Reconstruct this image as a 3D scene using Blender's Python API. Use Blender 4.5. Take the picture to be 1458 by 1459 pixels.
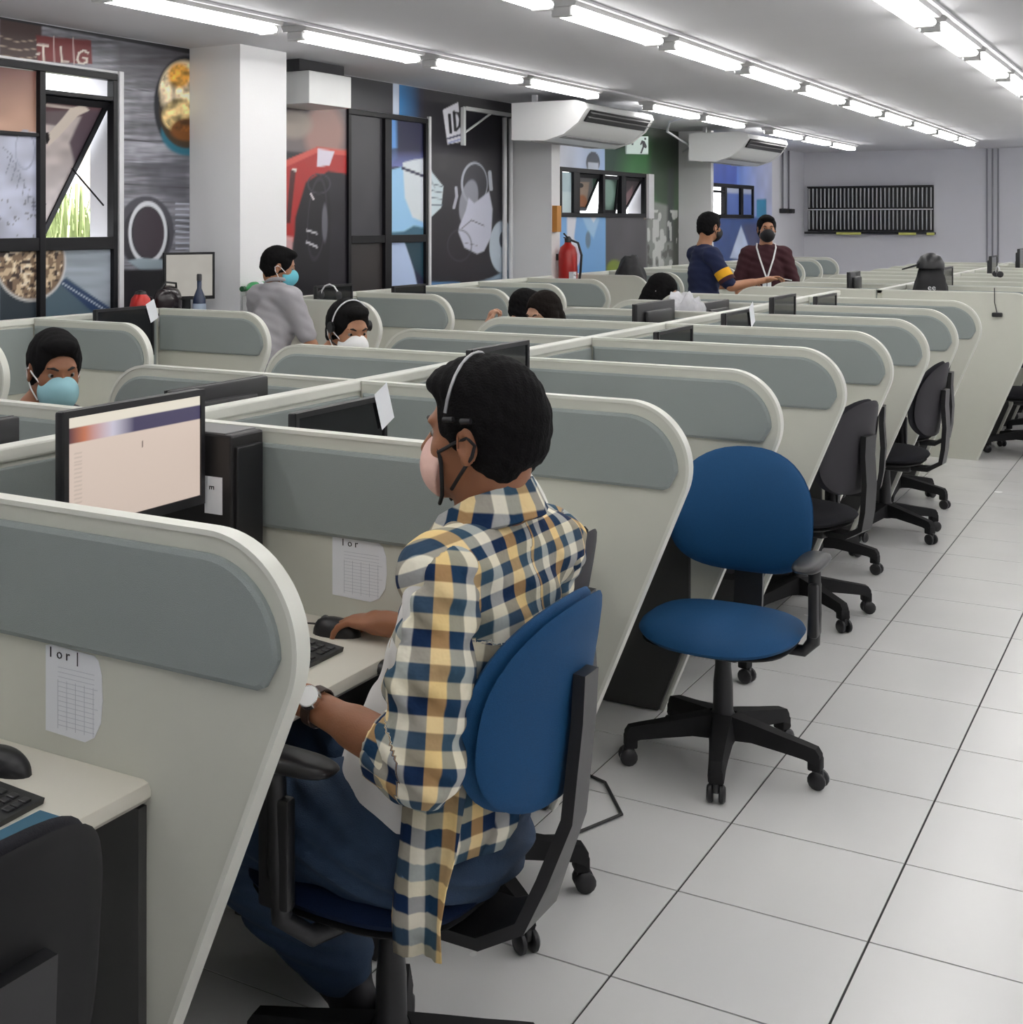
import bpy, bmesh, math, random
import numpy as np
from mathutils import Vector, Matrix, noise as mnoise
R = math.radians
random.seed(7); rng = np.random.default_rng(7)
SC = bpy.context.scene
COL = SC.collection
for o in list(bpy.data.objects): bpy.data.objects.remove(o)

# ------------------------------------------------------------------ camera, world, exposure
CH = 1.655; F = 1945.0; YAW = 0.5606; PX, PY = 499.0, 316.0
cam = bpy.data.objects.new('camera', bpy.data.cameras.new('camera')); COL.objects.link(cam)
cam.location = (0, 0, CH); cam.rotation_euler = (R(90), 0, YAW)
cam.data.sensor_width = 36; cam.data.lens = F / 1458 * 36
cam.data.shift_x = (729 - PX) / 1458; cam.data.shift_y = -(729.5 - PY) / 1458
cam.data.clip_start = 0.05; cam.data.clip_end = 200
SC.camera = cam
SC.view_settings.view_transform = 'Standard'; SC.view_settings.look = 'None'
SC.view_settings.exposure = 0.30; SC.view_settings.gamma = 1; SC.view_settings.use_curve_mapping = False
SC.cycles.use_denoising = True
SC.cycles.max_bounces = 8; SC.cycles.diffuse_bounces = 5; SC.cycles.sample_clamp_indirect = 6
W = bpy.data.worlds.new('world'); SC.world = W; W.use_nodes = True
W.node_tree.nodes['Background'].inputs[0].default_value = (0.95, 0.98, 1.0, 1)
W.node_tree.nodes['Background'].inputs[1].default_value = 3.0
LAMP = 11.5          # emission of the fluorescent tubes

def s2l(c):
    return tuple((x/12.92 if x <= .04045 else ((x+.055)/1.055)**2.4) for x in c)
def hx(r, g, b, k=1.0): return tuple(min(.95, v*k) for v in s2l((r/255, g/255, b/255)))

sun = bpy.data.objects.new('sun', bpy.data.lights.new('sun', 'SUN')); COL.objects.link(sun)   # daylight outside the windows
sun.data.energy = 7; sun.data.angle = R(1); sun.rotation_euler = (R(8), R(24), 0)

# ------------------------------------------------------------------ materials
MATS = {}
def mat(name, col, rough=.5, metal=0, var=.06, scale=12, bump=0, bscale=60, emit=0, coat=0, alpha=1, spec=.5):
    if name in MATS: return MATS[name]
    m = bpy.data.materials.new(name); m.use_nodes = True; nt = m.node_tree; b = nt.nodes['Principled BSDF']
    b.inputs['Roughness'].default_value = rough; b.inputs['Metallic'].default_value = metal
    b.inputs['Specular IOR Level'].default_value = spec
    if coat: b.inputs['Coat Weight'].default_value = coat; b.inputs['Coat Roughness'].default_value = .1
    tc = nt.nodes.new('ShaderNodeTexCoord')
    n = nt.nodes.new('ShaderNodeTexNoise'); n.inputs['Scale'].default_value = scale; n.inputs['Detail'].default_value = 3
    nt.links.new(tc.outputs['Object'], n.inputs['Vector'])
    mx = nt.nodes.new('ShaderNodeMix'); mx.data_type = 'RGBA'
    mx.inputs[6].default_value = (*[max(0, c*(1-var)) for c in col], 1); mx.inputs[7].default_value = (*[min(1, c*(1+var)) for c in col], 1)
    nt.links.new(n.outputs['Fac'], mx.inputs[0]); nt.links.new(mx.outputs[2], b.inputs['Base Color'])
    if bump:
        n2 = nt.nodes.new('ShaderNodeTexNoise'); n2.inputs['Scale'].default_value = bscale; n2.inputs['Detail'].default_value = 2
        nt.links.new(tc.outputs['Object'], n2.inputs['Vector'])
        bp = nt.nodes.new('ShaderNodeBump'); bp.inputs['Strength'].default_value = bump; bp.inputs['Distance'].default_value = .01
        nt.links.new(n2.outputs['Fac'], bp.inputs['Height']); nt.links.new(bp.outputs[0], b.inputs['Normal'])
    if emit:
        b.inputs['Emission Strength'].default_value = emit
        nt.links.new(mx.outputs[2], b.inputs['Emission Color'])
    if alpha < 1: b.inputs['Alpha'].default_value = alpha
    MATS[name] = m; return m
def mat_attr(name, rough=.5, emit=0, bump=0, bscale=60, spec=.5, gain=1.0):
    if name in MATS: return MATS[name]
    m = bpy.data.materials.new(name); m.use_nodes = True; nt = m.node_tree; b = nt.nodes['Principled BSDF']
    b.inputs['Roughness'].default_value = rough; b.inputs['Specular IOR Level'].default_value = spec
    a = nt.nodes.new('ShaderNodeVertexColor'); a.layer_name = 'col'
    h = nt.nodes.new('ShaderNodeHueSaturation'); h.inputs['Value'].default_value = gain
    nt.links.new(a.outputs['Color'], h.inputs['Color'])
    if not emit: nt.links.new(h.outputs['Color'], b.inputs['Base Color'])
    else: b.inputs['Base Color'].default_value = (.01,.01,.01,1)
    if emit:
        nt.links.new(a.outputs['Color'], b.inputs['Emission Color']); b.inputs['Emission Strength'].default_value = emit
    if bump:
        n2 = nt.nodes.new('ShaderNodeTexNoise'); n2.inputs['Scale'].default_value = bscale; n2.inputs['Detail'].default_value = 4
        tc = nt.nodes.new('ShaderNodeTexCoord'); nt.links.new(tc.outputs['Object'], n2.inputs['Vector'])
        bp = nt.nodes.new('ShaderNodeBump'); bp.inputs['Strength'].default_value = bump; bp.inputs['Distance'].default_value = .01
        nt.links.new(n2.outputs['Fac'], bp.inputs['Height']); nt.links.new(bp.outputs[0], b.inputs['Normal'])
    MATS[name] = m; return m

M_board = mat('board_laminate', hx(206,207,196), .45, var=.02)
M_edge = mat('edge_band', hx(222,223,214), .3, var=.02)
M_felt = mat('felt', hx(152,160,158), .95, var=.07, scale=500, bump=.35, bscale=700, spec=.1)
M_desk = mat('desk_laminate', hx(212,208,196), .4, var=.02)
M_dkpanel = mat('dark_laminate', hx(62,62,62), .5, var=.04)
M_blk = mat('black_plastic', (.013,.013,.015), .38, var=.1)
M_blkm = mat('matt_black_plastic', (.012,.012,.013), .65, var=.15, spec=.25)
M_dkfab = mat('charcoal_fabric', (.026,.026,.031), .9, var=.2, scale=250, bump=.25, bscale=500, spec=.15)
M_blue_shaded = mat('shaded_blue_fabric', (.004,.012,.04), .85, var=.2, scale=250, bump=.2, bscale=500, spec=.15)  # blue seat fabric darkened, the seat's shade put into the colour
M_blue = mat('blue_fabric', (.004,.062,.17), .72, var=.12, scale=220, bump=.2, bscale=600, spec=.35)
M_chrome = mat('chrome', (.7,.7,.7), .15, metal=1)
M_white = mat('white_plastic', (.74,.75,.75), .35, var=.02)
M_wall = mat('white_wall_paint', hx(216,216,222), .75, var=.03, scale=3, bump=.05, bscale=80)
M_pil = mat('pillar_paint', (.84,.84,.85), .7, var=.02, scale=3, bump=.05, bscale=80)
M_ceil = mat('ceiling_paint', hx(206,206,210), .85, var=.03, scale=2)
M_paper = mat('paper', (.82,.84,.88), .8, var=.02)
M_ink = mat('ink', (.03,.03,.035), .7)
M_inkl = mat('pale_ink', (.52,.54,.60), .7)
M_frame = mat('black_aluminium', (.008,.008,.010), .4, var=.1, spec=.25)
M_shell = mat('dark_grey_shell', (.040,.038,.044), .6, var=.1, spec=.3)
M_alu = mat('white_aluminium', (.7,.7,.72), .35)
M_cable = mat('cable', (.03,.03,.03), .6)
M_cablel = mat('pale_cable', (.5,.5,.5), .6)

# ------------------------------------------------------------------ mesh helpers
def link(o, parent=None):
    COL.objects.link(o)
    if parent is not None: o.parent = parent
    return o
def tag(o, label=None, cat=None, group=None, kind=None):
    if label: o['label'] = label
    if cat: o['category'] = cat
    if group: o['group'] = group
    if kind: o['kind'] = kind
    return o
def thing(name, label, cat, loc=(0,0,0), rz=0, group=None):
    o = bpy.data.objects.new(name, None); link(o); o.location = loc; o.rotation_euler = (0,0,rz)
    o.empty_display_size = .1
    return tag(o, label, cat, group)
def dup(root, loc=None, rz=None, label=None, group=None):
    def cp(o, par):
        c = o.copy(); link(c, par)
        for ch in kids.get(o, []): cp(ch, c)
        return c
    kids = {}
    def walk(o):
        kids[o] = list(o.children)
        for c in o.children: walk(c)
    walk(root)
    r = cp(root, None)
    if loc is not None: r.location = loc
    if rz is not None: r.rotation_euler = (0,0,rz)
    if label: r['label'] = label
    if group: r['group'] = group
    return r
class MB:
    def __init__(s): s.v = []; s.f = []; s.m = []; s.cur = 0
    def add(s, vs, fs):
        n = len(s.v); s.v += [tuple(v) for v in vs]; s.f += [tuple(i+n for i in f) for f in fs]; s.m += [s.cur]*len(fs); return s
    def box(s, x0, y0, z0, x1, y1, z1):
        vs = [(x,y,z) for x in (x0,x1) for y in (y0,y1) for z in (z0,z1)]
        return s.add(vs, [(0,1,3,2),(4,6,7,5),(0,4,5,1),(2,3,7,6),(0,2,6,4),(1,5,7,3)])
    def bbox(s, x0, y0, z0, x1, y1, z1, b=.004):       # box with bevelled edges
        bm = bmesh.new(); bmesh.ops.create_cube(bm, size=1)
        for v in bm.verts: v.co = Vector(((x0+x1)/2+v.co.x*(x1-x0), (y0+y1)/2+v.co.y*(y1-y0), (z0+z1)/2+v.co.z*(z1-z0)))
        bmesh.ops.bevel(bm, geom=list(bm.edges), offset=b, segments=2, affect='EDGES', profile=.5)
        bm.verts.index_update()
        s.add([v.co[:] for v in bm.verts], [[v.index for v in f.verts] for f in bm.faces]); bm.free(); return s
    def tube(s, pts, rad, n=8, cap=True, flat=1.0):
        pts = [Vector(p) for p in pts]; rs = rad if hasattr(rad, '__len__') else [rad]*len(pts)
        up = Vector((0,0,1)); rings = []; prev = None
        for i, p in enumerate(pts):
            t = (pts[min(i+1, len(pts)-1)] - pts[max(i-1, 0)]).normalized()
            a = prev if prev is not None else (up if abs(t.z) < .9 else Vector((1,0,0)))
            a = (a - t*a.dot(t)).normalized(); prev = a; b = t.cross(a)
            rings.append([p + (a*math.cos(k*2*math.pi/n)*flat + b*math.sin(k*2*math.pi/n))*rs[i] for k in range(n)])
        vs = [v for r_ in rings for v in r_]; fs = []
        for i in range(len(rings)-1):
            for k in range(n): k2 = (k+1) % n; fs.append((i*n+k, i*n+k2, (i+1)*n+k2, (i+1)*n+k))
        if cap: fs += [tuple(range(n))[::-1], tuple((len(rings)-1)*n+k for k in range(n))]
        return s.add(vs, fs)
    def lathe(s, prof, c=(0,0,0), n=20, axis='z'):
        vs = []; fs = []
        for (r_, h) in prof:
            for k in range(n):
                a = k*2*math.pi/n; p = (r_*math.cos(a), r_*math.sin(a), h)
                if axis == 'x': p = (p[2], p[0], p[1])
                if axis == 'y': p = (p[1], p[2], p[0])
                vs.append((c[0]+p[0], c[1]+p[1], c[2]+p[2]))
        for i in range(len(prof)-1):
            for k in range(n): k2 = (k+1) % n; fs.append((i*n+k, i*n+k2, (i+1)*n+k2, (i+1)*n+k))
        fs += [tuple(range(n))[::-1], tuple((len(prof)-1)*n+k for k in range(n))]
        return s.add(vs, fs)
    def prism(s, poly, a0, a1, axis='y'):               # poly in the two other axes
        n = len(poly)
        def P(p, a): return (p[0], a, p[1]) if axis == 'y' else ((a, p[0], p[1]) if axis == 'x' else (p[0], p[1], a))
        vs = [P(p, a0) for p in poly] + [P(p, a1) for p in poly]
        fs = [tuple(range(n)), tuple(range(n, 2*n))[::-1]] + [(i, n+i, n+(i+1) % n, (i+1) % n) for i in range(n)]
        return s.add(vs, fs)
    def build(s, name, m, parent=None, smooth=0, loc=None, rot=None, fixn=True):
        me = bpy.data.meshes.new(name); me.from_pydata(s.v, [], s.f)
        ms = m if isinstance(m, (list, tuple)) else [m]
        for q in ms: me.materials.append(q)
        if len(ms) > 1: me.polygons.foreach_set('material_index', s.m)
        if fixn:
            bm = bmesh.new(); bm.from_mesh(me); bmesh.ops.recalc_face_normals(bm, faces=bm.faces); bm.to_mesh(me); bm.free()
        o = bpy.data.objects.new(name, me); link(o, parent)
        if smooth:
            me.shade_smooth()
            try: me.set_sharp_from_angle(angle=R(smooth))
            except Exception: pass
        if loc is not None: o.location = loc
        if rot is not None: o.rotation_euler = rot
        return o
def inst(me_obj, name, parent, loc=(0,0,0), rot=(0,0,0)):
    o = bpy.data.objects.new(name, me_obj.data); link(o, parent); o.location = loc; o.rotation_euler = rot; return o
def arc(cx, cy, r, a0, a1, n=8):
    return [(cx+r*math.cos(R(a0+(a1-a0)*i/n)), cy+r*math.sin(R(a0+(a1-a0)*i/n))) for i in range(n+1)]
def offs(poly, d):                                      # inset a ccw polygon by d
    out = []; n = len(poly)
    for i in range(n):
        p0, p1, p2 = Vector(poly[i-1]), Vector(poly[i]), Vector(poly[(i+1) % n])
        e1 = (p1-p0).normalized(); e2 = (p2-p1).normalized()
        n1 = Vector((-e1.y, e1.x)); n2 = Vector((-e2.y, e2.x)); b = (n1+n2)
        if b.length < 1e-6: b = n1
        b.normalize(); out.append(tuple(p1 + b*d/max(.35, b.dot(n1))))
    return out
def text_obj(txt, size, m, parent, loc, rot, name='lettering', ext=.0008):
    cu = bpy.data.curves.new(name, 'FONT'); cu.body = txt; cu.size = size; cu.extrude = ext; cu.align_x = 'CENTER'; cu.align_y = 'CENTER'
    cu.resolution_u = 2
    t = bpy.data.objects.new(name, cu); COL.objects.link(t)
    me = bpy.data.meshes.new_from_object(t.evaluated_get(bpy.context.evaluated_depsgraph_get()))
    bpy.data.objects.remove(t); me.materials.clear(); me.materials.append(m)
    o = bpy.data.objects.new(name, me); link(o, parent); o.location = loc; o.rotation_euler = rot; return o
ORD = ['first','second','third','fourth','fifth','sixth','seventh','eighth','ninth','tenth','eleventh','twelfth','thirteenth','fourteenth','fifteenth']

# ------------------------------------------------------------------ the room shell
XL, XR, YN, YF, ZC = -5.45, 4.2, -2.5, 22.3, 2.75
TS = .45; TX0 = -.6707*CH; TY0 = 1.7171*CH              # one grout crossing of the floor grid
def tmesh(w, g=.0028):
    b = MB(); b.box(g, g, -.02, w-g, w-g, 0); return b
fl = MB().box(XL-.3, YN-.3, -.15, XR+.3, YF+.3, -.003)
M_grout = mat('floor_grout', (.03,.03,.03), .8)
floor = fl.build('floor', M_grout); tag(floor, kind='structure')
def tile_mat():
    m = mat('glazed_floor_tile', hx(226,226,225), .16, var=.03, scale=1.5, spec=.5)
    nt = m.node_tree; n = nt.nodes.new('ShaderNodeTexNoise'); n.inputs['Scale'].default_value = 3.0
    g = nt.nodes.new('ShaderNodeNewGeometry'); nt.links.new(g.outputs['Position'], n.inputs['Vector'])
    mr = nt.nodes.new('ShaderNodeMapRange'); mr.inputs[3].default_value = .16; mr.inputs[4].default_value = .32
    nt.links.new(n.outputs['Fac'], mr.inputs[0]); nt.links.new(mr.outputs[0], nt.nodes['Principled BSDF'].inputs['Roughness'])
    return m
M_tile = tile_mat()
t0 = tmesh(TS).build('tile', M_tile, floor)
first = True; rest = MB(); nt_ = 0
i0 = math.floor((XL-TX0)/TS); i1 = math.ceil((XR-TX0)/TS); j0 = math.floor((YN-TY0)/TS); j1 = math.ceil((YF-TY0)/TS)
for i in range(i0, i1):
    for j in range(j0, j1):
        x = TX0+i*TS; y = TY0+j*TS
        dd = -(x+.2)*math.sin(YAW)+(y+.2)*math.cos(YAW); lat = (x+.2)*math.cos(YAW)+(y+.2)*math.sin(YAW)
        vis = -1.9 < x < 1.6 and .6 < y < 8.6 and dd > .9 and lat/dd < .56
        if vis and nt_ < 290:
            if first: t0.location = (x, y, 0); first = False
            else: inst(t0, 'tile', floor, (x, y, 0))
            nt_ += 1
        else: rest.box(x+.0028, y+.0028, -.02, x+TS-.0028, y+TS-.0028, 0)
rt = rest.build('distant_tiles', M_tile, floor, fixn=False); tag(rt, kind='stuff')
def struct(name, mb, m, parent=None): 
    o = mb.build(name, m, parent)
    if parent is None: tag(o, kind='structure')
    return o
struct('ceiling', MB().box(XL-.3, YN-.3, ZC, XR+.3, YF+.3, ZC+.15), M_ceil)
struct('wall_far', MB().box(XL-.3, YF, 0, XR+.3, YF+.2, ZC), M_wall)
struct('wall_right', MB().box(XR, YN-.3, 0, XR+.2, YF, ZC), M_wall)
struct('wall_back', MB().box(XL-.3, YN-.2, 0, XR+.3, YN, ZC), M_wall)
# wall with window openings: (y0,y1,z0,z1)
OPEN = [(4.45,6.08,1.0,2.52),(8.63,9.86,1.0,2.5),(12.57,15.02,1.70,2.20),(17.45,19.4,1.70,2.16)]
def wall_left():
    b = MB(); y = YN-.3
    for (a, c, z0, z1) in OPEN:
        b.box(XL-.2, y, 0, XL, a, ZC); b.box(XL-.2, a, 0, XL, c, z0); b.box(XL-.2, a, z1, XL, c, ZC); y = c
    b.box(XL-.2, y, 0, XL, YF, ZC); return b
struct('wall_left', wall_left(), M_wall)
PIL = [(6.77,7.27),(11.49,11.68),(16.2,16.30),(2.05,2.55)]
for (a, c) in PIL:
    struct('pillar', MB().box(XL, a, 0, -5.05, c, ZC), M_pil)
for i, (a, c) in enumerate([(YN,2.05),(2.55,6.77),(7.27,11.49),(11.68,16.2),(16.30,YF)]):
    struct('baseboard_left' if i == 0 else 'baseboard_left.%03d' % i, MB().box(XL, a, 0, XL+.012, c, .07), M_tile)
struct('baseboard_far', MB().box(XL+.012, YF-.012, 0, XR, YF, .07), M_tile)

# ------------------------------------------------------------------ ceiling lights
M_tube = mat('lit_tube', (1,.985,.96), .5, emit=LAMP, var=.0)
M_fix = mat('fixture_enamel', (.62,.62,.62), .35, var=.02)
def light_fixture():
    t = thing('ceiling_light', '', 'ceiling light')
    b = MB(); b.prism([(-.09,2.7495),(-.075,2.715),(.075,2.715),(.09,2.7495)], 0, 1.36, 'y')
    b.build('housing', M_fix, t)
    for y in (0, 1.315): MB().bbox(-.05, y, 2.665, .05, y+.045, 2.7145, .006).build('end_holder', M_fix, t)
    for sx in (-.045, .045):
        MB().tube([(sx, .03, 2.69), (sx, 1.33, 2.69)], .016, 8).build('tube', M_tube, t, smooth=40)
    return t
LF = light_fixture(); used = False
rows = [('row beside the mural wall', -4.31, [1.6,3.15,4.70,6.28,7.83,9.30,11.95,13.5,16.0,17.5,19.0]),
        ('middle row', -2.70, [.0+1.55*k+.05 for k in range(0,13)]),
        ('row above the tiled aisle', -1.25, [.2+1.52*k for k in range(-1,13)]),
        ('row over the open side of the room', .6, [1.55*k+1 for k in range(-1,13)]),
        ('outer row by the plain side wall', 2.5, [1.55*k+1 for k in range(-1,13)])]
for (nm, x, ys) in rows:
    for k, y in enumerate(ys):
        lab = 'lit twin-tube ceiling light, %s in the %s' % (ORD[k] if k < 15 else 'last', nm)
        if not used: used = True; o = LF; o.location = (x, y, 0); o['label'] = lab
        else: o = dup(LF, (x, y, 0), 0, lab)
        o['group'] = 'ceiling lights in the ' + nm
# slim cable trunking that joins the fixtures of a row
for (nm, x, ys) in rows[:3]:
    o = MB().box(x+.085, ys[0], 2.735, x+.11, ys[-1]+1.36, 2.7495).build('cable_trunking', M_alu)
    tag(o, 'thin trunking strip on the ceiling along the ' + nm, 'trunking')
# ------------------------------------------------------------------ desk islands
ZT = 1.165                                             # divider top height
def divider_poly(xs, xe, zb=0.0):
    """profile in local x (0 at the spine, + towards the seat) and z; ccw"""
    L = xe; r = .17
    p = [(xs, zb), (L-.39+.38*zb, zb)]
    c = (L-r, ZT-r)
    p += arc(c[0], c[1], r, -21, 90, 20)
    p += [(xs, ZT)]
    return p
def pad_poly(xs, L):
    r = .145; top = ZT-.033
    p = [(xs, .935), (L-.066, .935), (L-.052, .941), (L-.040, .962), (L-.031, .978)]
    c = (L-.027-r, top-r)
    return p + arc(c[0], c[1], r, 0, 90, 14) + [(xs, top)]
def make_divider(L, pads=(1,1), plain=False, leg=0):
    t = thing('desk_divider', '', 'desk divider')
    poly = divider_poly(.0235, L)
    MB().prism(poly, -.016, .016).build('board', M_board, t)
    # edge band all along the free outline
    b = MB(); out = poly[1:]; ins = offs(poly, .006)[1:]; oo = offs(poly, -.003)[1:]
    n = len(out); vs = []; fs = []
    for i in range(n):
        for (q, y) in ((oo, -.0185), (oo, .0185), (ins, .0185), (ins, -.0185)): vs.append((q[i][0], y, q[i][1]))
    for i in range(n-1):
        for k in range(4): fs.append((i*4+k, i*4+(k+1) % 4, (i+1)*4+(k+1) % 4, (i+1)*4+k))
    b.add(vs, fs); b.build('edge_band', M_edge, t, smooth=35)
    if leg:
        fx_ = L-.295; side = leg
        MB().prism([(.25,.004),(L-.402,.004),(fx_,.28),(fx_,.704),(.25,.704)], side*.0165, side*.036).build('leg_panel', M_dkpanel, t)
    if not plain:
        pp = pad_poly(.034, L)
        for side, on in ((-1, pads[0]), (1, pads[1])):
            if not on: continue
            b = MB(); y0, y1, y2 = side*.016, side*.026, side*.030; n = len(pp); inn = offs(pp, .008)
            vs = [(p[0], y0, p[1]) for p in pp]+[(p[0], y1, p[1]) for p in pp]+[(p[0], y2, p[1]) for p in inn]
            fs = [(i, (i+1) % n, n+(i+1) % n, n+i) for i in range(n)]+[(n+i, n+(i+1) % n, 2*n+(i+1) % n, 2*n+i) for i in range(n)]+[tuple(range(2*n, 3*n))]
            b.add(vs, fs).build('felt_pad', M_felt, t)
    return t
DY = .923
def island(name, xsp, xr, xl, ys, labr, labl, plainfirst=False, skipl=(), leg=True):
    """dividers at ys on both sides of the spine xsp"""
    Lr = xr-xsp; out = []
    proto = make_divider(Lr, leg=-1 if leg else 0); pl = make_divider(Lr, plain=True) if plainfirst else None
    usedp = False
    for k, y in enumerate(ys):
        lab = labr(k)
        if plainfirst and k == 0: o = pl; o.location = (xsp, y, 0); o['label'] = lab
        elif not usedp: usedp = True; o = proto; o.location = (xsp, y, 0); o['label'] = lab
        else: o = dup(proto, (xsp, y, 0), 0, lab)
        out.append(o)
    if xl is not None:
        Ll = xsp-xl; proto = make_divider(Ll, leg=1 if leg else 0); usedp = False
        pl = make_divider(Ll, plain=True) if plainfirst else None
        for k, y in enumerate(ys):
            if k in skipl: continue
            lab = labl(k)
            if plainfirst and k == 0: o = pl; o.location = (xsp, y, 0); o.rotation_euler = (0,0,math.pi); o['label'] = lab
            elif not usedp: usedp = True; o = proto; o.location = (xsp, y, 0); o.rotation_euler = (0,0,math.pi); o['label'] = lab
            else: o = dup(proto, (xsp, y, 0), math.pi, lab)
    return out
def spine(label, xsp, ya, yb, ys, sides=(1,1)):
    t = thing('spine_divider', label, 'desk divider', (xsp, 0, 0))
    MB().box(-.016, ya, 0, .016, yb, ZT-.003).build('board', M_board, t)
    MB().bbox(-.022, ya, ZT-.03, .022, yb, ZT+.004, .006).build('top_rail', M_edge, t)
    cuts = [ya]+[y for y in ys if ya < y < yb]+[yb]
    for a, c in zip(cuts[:-1], cuts[1:]):
        if c-a < .1: continue
        for s_, on in ((1, sides[0]), (-1, sides[1])):
            if on: MB().bbox(min(s_*.016, s_*.030), a+.03, .80, max(s_*.016, s_*.030), c-.03, ZT-.04, .004).build('felt_pad', M_felt, t)
    return t
def worktop(label, x0, x1, ya, yb, ys, panels=True, dl=None):
    """continuous worktop with a soft front edge; slots where the dividers pass are hidden inside the boards"""
    t = thing('worktop', label, 'desk')
    cuts = [ya]+[y for y in ys if ya < y < yb]+[yb]
    for a, c in zip(cuts[:-1], cuts[1:]):
        s_ = 1 if x1 > x0 else -1; z1 = .745; z0 = .708
        pr = [(x0, z0), (x1-s_*.012, z0), (x1, z0+.012), (x1, z1-.014), (x1-s_*.005, z1-.004), (x1-s_*.016, z1), (x0, z1)]
        MB().prism(pr, a+.017, c-.017).build('desk_top', M_desk, t, smooth=30)
    b = MB(); b.box(min(x0, x0+(x1-x0)*.12), ya+.02, .3, max(x0, x0+(x1-x0)*.12), ya+.04, .7)
    return t
XS1, XR1, XL1 = -2.215, -1.17, -3.22
Y1 = [1.726+DY*k for k in range(9)]
feat = [', with a taped sheet',', taped sheet beside the plaid-shirted man',', before the empty blue chair',', behind the empty blue chair','','','','','']
island('near', XS1, XR1, XL1, Y1,
    lambda k: ('grey aisle-side desk divider, %s from the camera%s' % (ORD[k], feat[k])),
    lambda k: 'rounded grey desk divider on the far side of the near island, %s from the camera' % ORD[k], skipl=(0,))
spine('long grey spine screen down the middle of the nearest desk island', XS1, .9, Y1[-1]+.9, Y1)
worktop('pale grey worktop of the nearest island on the aisle side', XS1+.02, -1.455, .85, Y1[-1]+.9, Y1)
worktop('pale grey worktop on the masked agents side of the nearest island', XS1-.02, -2.93, 1.75, Y1[-1]+.9, Y1, dl=1.005)
# second run of the same island
XS2, XR2, XL2 = -2.0, -.96, -3.05
Y2 = [10.34+DY*k for k in range(9)]
island('far', XS2, XR2, XL2, Y2,
    lambda k: 'large plain grey end panel closing the far desk island' if k == 0 else 'grey divider of the far aisle-side island, %s behind its plain end panel' % ORD[k-1],
    lambda k: 'plain grey end panel of the far island, half behind the standing men' if k == 0 else 'grey divider on the hidden side of the far island, %s behind its end panel' % ORD[k-1], plainfirst=True)
worktop('grey worktop on the hidden side of the far island', XS2-.02, -2.76, Y2[0]+.01, Y2[-1]+.3, Y2)
spine('grey spine screen along the far desk island under the clutter', XS2, Y2[0]+.02, Y2[-1]+.4, Y2)
worktop('grey worktop of the far island on the aisle side', XS2+.02, -1.25, Y2[0]+.01, Y2[-1]+.3, Y2)
# island along the mural wall
XS3, XR3 = -5.02, -4.25
Y3 = [4.07,4.99,5.956,8.06,8.98,9.94,10.87]
island('wall', XS3, XR3, None, Y3,
    lambda k: 'rounded grey desk divider of the row along the mural wall, %s from the camera' % ORD[k], None, leg=False)
o = make_divider(XR3-XS3, plain=True); o.location = (XS3, 7.12, 0); o['label'] = 'pale round-ended divider without felt behind the man wearing a headset'
spine('grey back screen of the desk row beneath the murals', XS3, 3.1, 5.94, Y3, (1,0))
spine('grey back screen of the wall row beyond the pale divider', XS3, 7.14, 11.4, Y3, (1,0))
worktop('pale worktop of the nearer desk row beneath the murals', XS3+.02, -4.5, 3.1, 5.94, Y3, False)
worktop('pale worktop of the wall row beyond the pale divider', XS3+.02, -4.5, 7.12, 11.4, sorted(Y3+[7.12]), False)
Y4 = [11.85+.93*k for k in range(9)]
island('wallfar', XS3, XR3, None, Y4,
    lambda k: 'plain grey end panel below the fire extinguisher' if k == 0 else 'rounded grey divider of the far wall-side row, %s behind its end panel' % ORD[k-1], None, plainfirst=True, leg=False)
spine('grey back screen of the far wall-side desk row', XS3, Y4[0]+.02, Y4[-1]+.4, Y4, (1,0))
worktop('pale worktop of the far wall-side desk row', XS3+.02, -4.5, Y4[0]+.01, Y4[-1]+.3, Y4, False)
# ------------------------------------------------------------------ office chairs (local: facing +x, origin on the floor)
def pillow(outline, bulge_f, bulge_b, th, curve=0.0, rings=(1,.97,.88,.7,.4,.0)):
    """cushion from a closed (u,v) outline in the yz plane, thickness along x; curve wraps the sides forward"""
    n = len(outline); cu = sum(p[0] for p in outline)/n; cv = sum(p[1] for p in outline)/n
    vs = []; fs = []
    def put(s_, sign, bul):
        base = len(vs)
        for (u, v) in outline:
            a = cu+(u-cu)*s_; c = cv+(v-cv)*s_
            prof = math.sqrt(max(0, 1-s_**6))
            x = sign*(th/2*prof+bul*(1-s_*s_)) + curve*((a-cu)**2)
            vs.append((x, a, c))
        return base
    seq = []
    for s_ in rings[:-1]: seq.append(put(s_, 1, bulge_f))
    vs.append((th/2+bulge_f, cu, cv)); topc = len(vs)-1
    seqb = [seq[0]]
    for s_ in rings[1:-1]: seqb.append(put(s_, -1, bulge_b))
    vs.append((-th/2-bulge_b, cu, cv)); botc = len(vs)-1
    for sq, c in ((seq, topc), (seqb, botc)):
        for a, b in zip(sq[:-1], sq[1:]):
            for k in range(n): fs.append((a+k, a+(k+1) % n, b+(k+1) % n, b+k))
        for k in range(n): fs.append((sq[-1]+k, sq[-1]+(k+1) % n, c))
    m = MB(); m.v = vs; m.f = fs; m.m = [0]*len(fs); return m
def superell(w, h, e1=2.4, e2=2.4, n=40, cy=0, taper=0.0, low=1.0):
    out = []
    for k in range(n):
        t = 2*math.pi*k/n; c, s = math.cos(t), math.sin(t)
        e = e1 if s >= 0 else e2
        u = abs(c)**(2/e)*(1 if c >= 0 else -1)*w/2; v = abs(s)**(2/e)*(1 if s >= 0 else -1)*h/2
        u *= 1+taper*(v/(h/2))
        out.append((u, cy+v))
    return out
CH_CACHE = {}
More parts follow.
